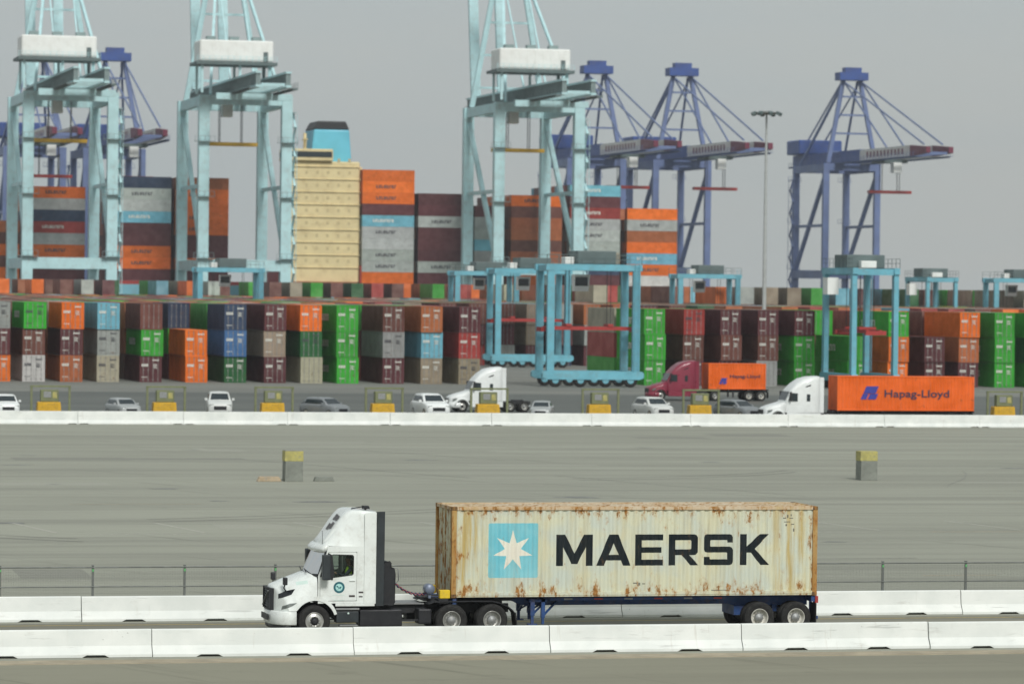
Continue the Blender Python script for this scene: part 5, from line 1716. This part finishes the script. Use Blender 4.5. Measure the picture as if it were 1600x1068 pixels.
pc = crane('quay_crane', 18.3, 30.5, 52.4, 96, 35, 87, (M_LB, M_LB, M_HOUSE), 'pale blue quay crane at the left edge, leftmost of the three pale ones', 'pale blue quay cranes', legw=2.3, house=(16.0, 8.5, 4.6, -38, 2.3), loc=(100.4, 850.5, PAD))
for x, lab in ((138.6, 'pale blue quay crane left of the beige ship tower, second of the three pale ones'), (204.8, 'pale blue quay crane behind the wide straddle carrier, rightmost of the three pale ones')):
    c = copy_tree(pc)
    c.location = (x, 850.5, PAD)
    c['label'] = lab
nc = crane('harbour_crane', 15.2, 27, 46.6, 72, 15, 70.5, (M_DB2, M_DB, M_HOUSE), 'navy harbour crane farthest right with red tipped boom', 'navy harbour cranes across the water', legw=1.7, tip=(M_BOOMW, M_BOOMR), loc=(345.6, 1019.0, 1.2), rz=math.pi)
for ch in list(nc.children):
    if ch.name.split('.')[0] in ('girder', 'apex_platform', 'boom_band'):
        ch.data.materials.clear()
        ch.data.materials.append(M_DB if 'band' not in ch.name else M_BOOMR)
MB().box(-6.5, 6.5, -40, -28, 49.9, 54.0).build('machinery_house', M_DB, nc, bevel=0.3, seg=1)
for x, lab in ((295.7, 'navy harbour crane with red tipped boom, second from the right'), (271.0, 'navy harbour crane with red tipped boom just right of the rightmost pale crane'), (136.6, 'navy harbour crane with red tipped boom right of the leftmost pale crane'), (115.2, 'navy harbour crane seen between the legs of the leftmost pale crane')):
    c = copy_tree(nc)
    c.location = (x, 1019.0, 1.2)
    c['label'] = lab

# ------------------------------------------------------------------ container ship
SY = 857.5
ship = tag(empty('container_ship', (164.2, SY + 22, -3.5)), 'blue hulled container ship with tall beige tower behind the pale cranes', 'ship')
hull = []
for x, w, zk in ((-165, 14, 6), (-155, 19, 2), (-120, 22, -8), (0, 22, -10), (70, 22, -10), (95, 17, -10), (112, 8, -8), (122, 1.0, 0)):
    hull.append([(x, -w, 14.6), (x, -w, max(zk, 4)), (x, -w * 0.8, zk), (x, w * 0.8, zk), (x, w, max(zk, 4)), (x, w, 14.6)])
MB().loft(hull, close=True, sm=False).build('hull', M_HULL, ship)
MB().box(-164, 110, -21.6, 21.6, 14.61, 15.45).build('deck', M_RED, ship)
MB().box(-2.0, 8.4, -6.9, 4, 15.46, 43.41).build('engine_casing', M_CREAM, ship)
tw = MB().box(-8.5, 8.0, -20, -7, 15.46, 43.4).build('accommodation_tower', M_CREAM, ship, bevel=0.3, seg=1)
MB().box(-9.0, 1.5, -21.0, -9, 43.41, 46.2).build('bridge', M_CREAM, ship, bevel=0.2, seg=1)
MB().box(-9.1, -9.01, -20, -10, 44.3, 45.6).box(-8.5, 1.2, -21.1, -21.01, 44.3, 45.6).build('bridge_window', M_DARKW, bpy.data.objects['bridge'])
for k in range(9):
    z = 20.0 + k * 2.9
    for j in range(6):
        x = -7.0 + j * 2.5
        MB().box(x - 0.3, x + 0.3, -20.06, -19.98, z + 0.2, z + 0.9).build('cabin_window', M_WINB, tw)
gl = MB()
for k in range(9):
    gl.box(-8.8, 8.2, -20.3, -20.02, 18.9 + k * 2.9, 19.0 + k * 2.9)
gl.build('deck_gallery', M_CREAM, tw)
fn = MB().prism([(-1.6, 43.42), (8.2, 43.42), (7.6, 51.2), (-0.8, 51.2)], 'y', -8.9, 3).build('funnel', M_FUNNEL, ship, bevel=0.4)
MB().prism([(-0.9, 51.21), (7.7, 51.21), (6.8, 53.2), (0.2, 53.2)], 'y', -8.5, 2.5).build('funnel_cap', M_FRAME, fn, bevel=0.3)
MB().box(8.01, 8.9, -18, -8, 15.46, 42.3).build('engine_casing', M_CREAM, ship)
mst = MB().box(-4.4, -3.8, -15.4, -14.6, 46.2, 50).box(-4.3, -3.9, -18, -12, 48.4, 48.6).build('radar_mast', M_CREAM, ship)
for x in (-9.8, 8.6):
    MB().box(x - 0.5, x + 0.5, -21, 18, 15.46, 19.5).build('lashing_bridge', M_RED, ship)

ZD = 12.0
BAYS = [(81.6, 'orange,brown,orange,brown,rust orange', 1), (96.4, 'maroon,orange,orange,pale grey,red,navy,white,orange', 3), (116.0, 'maroon,orange,orange,maroon,maroon,sky blue,pale grey,pale grey,navy', 2), (129.2, 'maroon,orange,maroon,maroon,orange,orange,orange,orange,rust orange', 2),
        (172.6, 'orange,pale grey,pale grey,pale grey,pale grey,sky blue,maroon,orange,orange,orange', 1), (185.8, 'maroon,pale grey,maroon,maroon,maroon,pale grey,maroon,maroon', 3), (199.2, 'navy,white,grey,sky blue,pale grey,pale grey,maroon', 3), (207.9, 'orange,grey,rust orange,brown,rust orange,rust orange,brown,orange', 2),
        (222.0, 'maroon,navy,beige,pale grey,pale grey,pale grey,red,maroon,sky blue', 1), (235.9, 'white,orange,sky blue,orange,rust orange,pale grey,orange', 1)]
rnd = random.Random(41)
mb = MB()
face_cols = []
T = 2.62
for i, (x, s, lum) in enumerate(BAYS):
    cs = [q.strip() for q in s.split(',')]
    small = i == 6
    for k, c in enumerate(cs):
        container(c, (x, SY + 0.6, ZD + k * T), 0, '%s container, %s tier of the %s ship deck bay from the left' % (c, ORD[k], ORD[i]), 'containers on the deck of the ship', doors=False, body=BODY20 if small else None, side_print=PRINT_D if c in ('pale grey', 'white', 'orange') and not small and (i * 3 + k) % 3 else (PRINT_W if c in ('sky blue', 'red') and not small else None))
    for j in range(1, 15):
        for k in range(len(cs) - (1 if rnd.random() < 0.25 else 0)):
            c = PAINT[rnd.choice([cs[k], 'brown', 'maroon', 'rust orange', cs[k]])]
            mb.box(x, x + (6.05 if small else 12.19), SY + 0.6 + j * 2.53, SY + 0.6 + j * 2.53 + 2.44, ZD + k * T + 0.01, ZD + k * T + 2.6)
            face_cols.extend([(*c, 1)] * 6)
me = mb.mesh('deck_cargo', recalc=False)
att = me.attributes.new('paint', 'FLOAT_COLOR', 'FACE')
att.data.foreach_set('color', [q for c in face_cols for q in c])
dk = link('deck_cargo', me, M_ROWS)
dk['kind'] = 'stuff'
dk['label'] = 'inner rows of containers stacked on the deck of the ship'
dk['category'] = 'containers'
for o in bpy.data.objects:
    if o.get('group') == 'containers on the deck of the ship':
        o.scale = (1, 1, (T - 0.015) / (2.591 if o.data == BODY20 else H9))

# ------------------------------------------------------------------ high mast light
mast = tag(empty('lamp_mast', (163.6, 520.5, PAD)), 'tall thin lamp mast with a ring of floodlights left of the right hand navy crane', 'lamp mast')
MB().tube([(0, 0, 0), (0, 0, 18), (0, 0, 36.4)], 0.36, 12, r2=0.15).build('pole', pmat('galvanised_pole', (0.42, 0.44, 0.43), 0.5, metal=0.2, var=0.08), mast)
MB().lathe([(0.3, 36.2), (1.7, 36.3), (1.75, 36.5), (0.3, 36.7)], axis='z', n=20).build('head_ring', M_GALV, mast)
for k in range(8):
    a = math.pi * 2 * k / 8
    f = MB().box(-0.32, 0.32, -0.28, 0.28, -0.24, 0.2).build('floodlight', M_LBD, mast, (1.95 * math.cos(a), 1.95 * math.sin(a), 36.35))
    f.rotation_euler = (0, R(25), a)

# ------------------------------------------------------------------ highway trucks behind the far barriers
def sleeper_tractor(name, loc, mat, label):
    """long nosed sleeper tractor facing -x; x=0 at the back of the frame, nose at -6.9"""
    e = tag(empty(name, loc), label, 'truck', 'sleeper tractors behind the far barriers')
    def sec(x, w, z0, z1, r, n=5):
        p = [(x, -w, z0), (x, -w, z1 - r)]
        for k in range(1, n + 1):
            a = R(180 - 90 * k / n)
            p.append((x, -w + r + r * math.cos(a), z1 - r + r * math.sin(a)))
        p.append((x, 0, z1 + 0.03))
        return p + [(q[0], -q[1], q[2]) for q in p[-2::-1]]
    MB().loft([sec(-6.85, .78, .62, 1.28, .22), sec(-6.65, .98, .60, 1.42, .28), sec(-6.2, 1.10, .90, 1.58, .32), sec(-5.6, 1.15, 1.1, 1.75, .34), sec(-5.05, 1.17, 1.0, 1.92, .34)]).build('hood', mat, e)
    pth = [(-5.95, -1.22), (-6.55, -1.16), (-6.85, -0.85), (-6.98, 0), (-6.85, 0.85), (-6.55, 1.16), (-5.95, 1.22)]
    MB().loft([[(p[0], p[1], .38), (p[0] - .02, p[1], .6), (p[0], p[1], .86), (p[0] + .2, p[1] * .9, .86), (p[0] + .2, p[1] * .9, .38)] for p in pth], close=True).build('bumper', mat, e)
    MB().box(-6.93, -6.80, -0.6, 0.6, .70, 1.22).build('grille', M_BLACK, e)
    cb = MB().loft([sec(-5.08, 1.10, 1.0, 1.95, .2), sec(-4.75, 1.16, 1.0, 2.60, .25), sec(-4.55, 1.19, 1.0, 2.95, .3), sec(-4.1, 1.22, 1.0, 3.42, .42), sec(-3.5, 1.24, 1.0, 3.82, .42), sec(-2.8, 1.25, 1.0, 4.0, .36), sec(-2.1, 1.25, 1.0, 4.05, .3)]).build('cab', mat, e)
    MB().add([(-5.06, -.98, 2.04), (-5.06, .98, 2.04), (-4.70, 1.0, 2.76), (-4.70, -1.0, 2.76)], [(0, 1, 2, 3)]).build('windscreen', M_DARKW, cb, recalc=False)
    for s in (-1, 1):
        MB().plate([(-4.86, 2.0), (-4.05, 1.95), (-4.05, 2.62), (-4.62, 2.65)], [], 'y', s * 1.268, s * 1.15).build('side_window', M_DARKW, cb)
        MB().plate([(-3.25, 1.95), (-2.95, 1.95), (-2.95, 2.55), (-3.25, 2.55)], [], 'y', s * 1.262, s * 1.2).build('sleeper_window', M_DARKW, cb)
        MB().plate([(-3.35, 3.12), (-2.9, 3.25), (-2.9, 3.38), (-3.35, 3.2)], [], 'y', s * 1.262, s * 1.2).build('vent', M_BLACK, cb)
        MB().plate([(-2.09, 1.0), (-1.75, 1.0), (-1.75, 3.95), (-2.09, 4.0)], [], 'y', s * 1.25, s * 1.20).build('side_extender', mat, e)
        MB().plate([(-4.95, .45), (-2.0, .45), (-2.0, .99), (-4.95, .99)], [], 'y', s * 1.22, s * 1.05).build('side_skirt', mat, e, bevel=0.03, seg=1)
        MB().box(-4.78, -4.62, s * 1.42 - .1, s * 1.42 + .1, 2.0, 2.75).build('door_mirror', M_BLACK, e, bevel=0.03, seg=1)
        rg = []
        for k in range(11):
            a = R(172 - 164 * k / 10)
            rg.append([(-5.75 + r_ * math.cos(a), y_, .52 + r_ * math.sin(a)) for r_, y_ in ((.60, s * 1.23), (.72, s * 1.23), (.72, s * .85), (.60, s * .85))])
        MB().loft(rg, close=True).build('fender', mat, e)
        wheel(e, -5.75, s * 1.06, .513, 'steer', s > 0)
        for x in (-1.3, 0.0):
            wheel(e, x, s * 1.02, .513, 'drive', s > 0)
        MB().plate([(-6.62, 1.0), (-6.25, 1.12), (-6.2, 1.25), (-6.58, 1.18)], [], 'y', s * 1.13, s * .9).build('headlight', M_FOG, e)
        MB().box(-5.6, 0.7, s * .43 - .04, s * .43 + .04, .72, .98).build('frame_rail', M_FRAME, e)
    MB().prism([(-0.9, -0.45), (-0.9, 0.45), (-0.2, 0.45), (0.1, 0.2), (0.1, -0.2), (-0.2, -0.45)], 'z', .99, 1.1).build('fifth_wheel', M_FRAME, e)
    return e
def plain_trailer(loc, L, label, near=True):
    e = tag(empty('container_trailer', loc), label, 'trailer', 'container trailers behind the far barriers')
    for s in (-1, 1):
        MB().box(-0.3, L, s * .5 - .08, s * .5 + .08, .86, 1.19).build('main_rail', M_FRAME, e)
        MB().box(2.6, 2.75, s * .9 - .07, s * .9 + .07, .35, 1.1).build('landing_leg', M_FRAME, e)
        for x in (L - 2.1, L - .8):
            wheel(e, x, s * 1.02, .513, 'trailer', s > 0)
        MB().box(L - .1, L - .07, s * .95 - .3, s * .95 + .3, .3, .95).build('mud_flap', M_RUBBER, e)
    for x in (0.1, L * .33, L * .66, L - .1):
        MB().box(x - .07, x + .07, -1.15, 1.15, 1.02, 1.185).build('cross_member', M_FRAME, e)
    return e
def text_mesh(txt, size, name):
    cu = bpy.data.curves.new(name, 'FONT')
    cu.body = txt
    cu.size = size
    cu.extrude = 0.004
    cu.offset = 0.012
    to = bpy.data.objects.new(name, cu)
    COL.objects.link(to)
    bpy.context.view_layer.update()
    me = bpy.data.meshes.new_from_object(to.evaluated_get(bpy.context.evaluated_depsgraph_get()))
    bpy.data.objects.remove(to)
    me.transform(Matrix.Rotation(math.pi / 2, 4, 'X'))
    return me
M_HLBLUE = pmat('print_blue', (0.035, 0.045, 0.30), 0.5, var=0.08)
M_HLDK = pmat('print_blue_black', (0.035, 0.03, 0.07), 0.5, var=0.08)
TXT = text_mesh('Hapag-Lloyd', 0.86, 'lettering')
TXT.materials.append(M_HLDK)
def orange_box(loc, body, L, label, logo_x, sc):
    o = container('orange', loc, 0, label, 'orange containers on trailers', doors=False, body=body)
    o.color = (0.84, 0.13, 0.0, 1)
    b = link('lettering', TXT, None, o, (logo_x + 2.05 * sc, -0.015, 1.16))
    b.scale = (1.36 * sc, 1, 1.0 * sc)
    lg = MB()
    lg.prism([(0, 0.95), (0.50, 0.95), (0.72, 1.42), (0.22, 1.42)], 'y', -0.016, -0.004)
    lg.prism([(0.24, 1.46), (1.35, 1.46), (1.60, 2.05), (0.52, 2.05)], 'y', -0.016, -0.004)
    lg.prism([(0.62, 0.95), (1.35, 0.95), (1.55, 1.42), (0.84, 1.42)], 'y', -0.016, -0.004)
    q = lg.build('emblem', M_HLBLUE, o, (logo_x, 0, 0))
    q.scale = (sc, 1, sc)
    return o
T2 = (101.85, 303.2)
sleeper_tractor('truck_tractor', (T2[0] + 0.55, T2[1] + 1.22, 0), M_WHITE2, 'white sleeper tractor pulling the long bright orange container')
plain_trailer((T2[0] + 0.02, T2[1] + 1.22, 0), 12.25, 'dark container trailer under the long bright orange container')
orange_box((T2[0], T2[1], 1.2), BODY40, 12.19, 'long bright orange container behind the white sleeper tractor on the right', 2.05, 1.0)
T3 = (109.9, 368.0)
sleeper_tractor('truck_tractor', (T3[0] + 0.75, T3[1] + 1.22, 0), M_MAROON, 'maroon sleeper tractor pulling the short orange container further back')
plain_trailer((T3[0] + 0.02, T3[1] + 1.22, 0), 6.4, 'short dark trailer under the short orange container')
orange_box((T3[0], T3[1], 1.2), BODY20, 6.06, 'short orange container behind the maroon tractor', 1.1, 0.55)
sleeper_tractor('truck_tractor', (81.6, 332.0, 0), M_WHITE2, 'white sleeper tractor without trailer behind the far barriers left of the blue carrier')

# ------------------------------------------------------------------ lane posts and parked cars along the far barriers
def lane_post(name, loc, label):
    e = tag(empty(name, loc), label, 'lane post', 'yellow footed lane posts along the far barriers')
    MB().prism([(-1.05, 0), (1.05, 0), (0.95, 1.12), (-0.95, 1.12)], 'y', -0.5, 0.5).build('yellow_base', M_YEL2, e, bevel=0.06)
    for x in (-1.45, 1.75):
        MB().box(x - 0.09, x + 0.09, -0.09, 0.09, 0, 2.35).build('post', M_OLIVE, e)
    MB().box(-1.55, 1.85, -0.12, 0.12, 2.35, 2.5).build('cross_bar', M_OLIVE, e)
    MB().box(-0.7, 0.8, -0.35, 0.35, 1.13, 2.15).build('cabinet', M_OLIVE, e, bevel=0.04, seg=1)
    MB().box(-0.45, 0.15, -0.375, -0.352, 1.5, 2.0).build('screen_panel', M_STEEL, e)
    MB().box(0.3, 0.65, -0.375, -0.352, 1.45, 1.95).build('notice_plate', M_YELP, e)
    return e
def car(name, loc, label):
    """small white car facing the camera (-y)"""
    e = tag(empty(name, loc), label, 'car', 'cars parked behind the far barriers')
    st = [(-2.3, .80, .42, .80, .12), (-2.2, .92, .34, .98, .18), (-1.7, .97, .30, 1.10, .16), (-1.1, .99, .28, 1.16, .14), (1.6, .99, .28, 1.18, .14), (2.2, .96, .32, 1.15, .16), (2.4, .88, .42, 1.0, .16)]
    def sec(y, w, z0, z1, r):
        p = [(-w + .04, y, z0), (-w, y, z0 + .1), (-w, y, z1 - r)]
        for k in range(1, 4):
            a = R(180 - 90 * k / 3)
            p.append((-w + r + r * math.cos(a), y, z1 - r + r * math.sin(a)))
        p.append((0, y, z1 + .03))
        return p + [(-q[0], q[1], q[2]) for q in p[-2::-1]]
    MB().loft([sec(*q) for q in st], sm=True).build('body', M_WHITE2, e)
    ca = MB().loft([sec(-1.15, .90, 1.0, 1.17, .06), sec(-0.45, .80, 1.0, 1.66, .16), sec(0.1, .78, 1.0, 1.75, .16), sec(1.6, .78, 1.0, 1.73, .16), sec(2.25, .86, 1.0, 1.2, .08)], sm=True).build('cabin', M_WHITE2, e)
    MB().add([(-.74, -1.13, 1.22), (.74, -1.13, 1.22), (.64, -.53, 1.64), (-.64, -.53, 1.64)], [(0, 1, 2, 3)]).build('windscreen', M_DARKW, ca, recalc=False)
    for s in (-1, 1):
        MB().add([(s * .90, -.85, 1.24), (s * .89, 1.7, 1.24), (s * .815, 1.5, 1.58), (s * .815, -.42, 1.56)], [(0, 1, 2, 3)]).build('side_window', M_DARKW, ca, recalc=False)
        MB().box(s * .68 - .18, s * .68 + .18, -2.27, -2.1, .74, .90).build('headlight', M_FOG, e, bevel=0.02, seg=1)
        for y in (-1.45, 1.45):
            w_ = MB().lathe([(0, -.11), (.2, -.11), (.33, -.11), (.36, -.07), (.36, .07), (.33, .11), (0, .11)], axis='x', n=20).build('wheel', M_RUBBER, e, (s * .88, y, .36))
            MB().lathe([(.24, s * .115), (.08, s * .12), (0, s * .12)], axis='x', n=14).build('rim', M_RIM, w_)
        MB().box(s * 1.08 - .1, s * 1.08 + .1, -.85, -.74, 1.16, 1.32).build('door_mirror', M_WHITE2, e)
    MB().box(-.5, .5, -2.32, -2.25, .52, .78).build('grille', M_BLACK, e)
    return e
LPX = [37.4, 47.2, 56.5, 66.0, 75.3, 85.3, 94.3, 122.6]
lp0 = None
for i, x in enumerate(LPX):
    lab = 'olive lane post on yellow base behind far barriers, %s' % ('%s from the left' % ORD[i] if i < 7 else 'right of the long orange container')
    if lp0 is None:
        lp0 = lane_post('lane_post', (x, 318.5, 0), lab)
    else:
        c = copy_tree(lp0)
        c.location = (x, 318.5 + 0.2 * (i % 3), 0)
        c['label'] = lab
CX = [33.7, 43.6, 51.7, 60.9, 70.0, 79.9, 89.8, 97.6]
c0 = None
CARP = [M_WHITE2, pmat('car_silver', (0.42, 0.44, 0.44), 0.35, metal=0.3, var=0.05), pmat('car_pale_grey', (0.60, 0.62, 0.60), 0.35, var=0.05), pmat('car_grey', (0.25, 0.27, 0.28), 0.35, metal=0.3, var=0.05)]
CARN = ['white', 'silver', 'pale grey', 'grey']
for i, x in enumerate(CX):
    lab = 'white parked car facing the camera behind the far barriers, %s from the left' % ORD[i]
    if c0 is None:
        c0 = car('parked_car', (x, 317.5, 0), lab)
    else:
        c = copy_tree(c0)
        c.location = (x, 317.5 + 0.3 * (i % 2), 0)
        c.rotation_euler = (0, 0, (0, 0.2, -0.12, 0.55, 0.08, -0.3, 0.15, 0.42)[i])
        sc_c = (1, 0.94, 1.06, 0.98, 1.1, 0.92, 1.04, 0.97)[i]
        c.scale = (sc_c, sc_c, sc_c * (1, 0.9, 1.12, 0.95, 1.05, 0.88, 1, 0.95)[i])
        c['label'] = lab
        mt = CARP[i % 4]
        lab2 = CARN[i % 4]
        c['label'] = lab.replace('white parked', lab2 + ' parked')
        for ch in [q for q in bpy.data.objects if q.parent == c]:
            if ch.name.split('.')[0] in ('body', 'cabin', 'door_mirror'):
                ch.data = ch.data.copy()
                ch.data.materials.clear()
                ch.data.materials.append(mt)

# ------------------------------------------------------------------ hazy harbour air and closing bookkeeping
for o in bpy.data.objects:
    if o.parent is not None and o.name.split('.')[0] in ('house_support', 'hoist_rope', 'girder_tie', 'walkway', 'stair', 'ladder', 'guard_rail', 'wall_rib', 'girder_stiffener', 'landing', 'boom_band', 'deck_gallery', 'code_marks', 'worn_print', 'door_print', 'wiper', 'bridge_window', 'mesh_panel', 'bogie', 'emblem', 'lettering'):
        o['kind'] = 'stuff'
m, nt, bs = nodes_of('harbour_haze')
nt.nodes.remove(bs)
pv = nt.nodes.new('ShaderNodeVolumePrincipled')
pv.inputs['Color'].default_value = (0.86, 0.90, 0.94, 1)
pv.inputs['Density'].default_value = 0.00012
pv.inputs['Anisotropy'].default_value = 0.2
nt.links.new(pv.outputs['Volume'], nt.nodes['Material Output'].inputs['Volume'])
hz = MB().box(-900, 1600, -120, 2700, -12, 122).build('haze', m)
hz['kind'] = 'stuff'
hz['label'] = 'thin pale harbour haze'
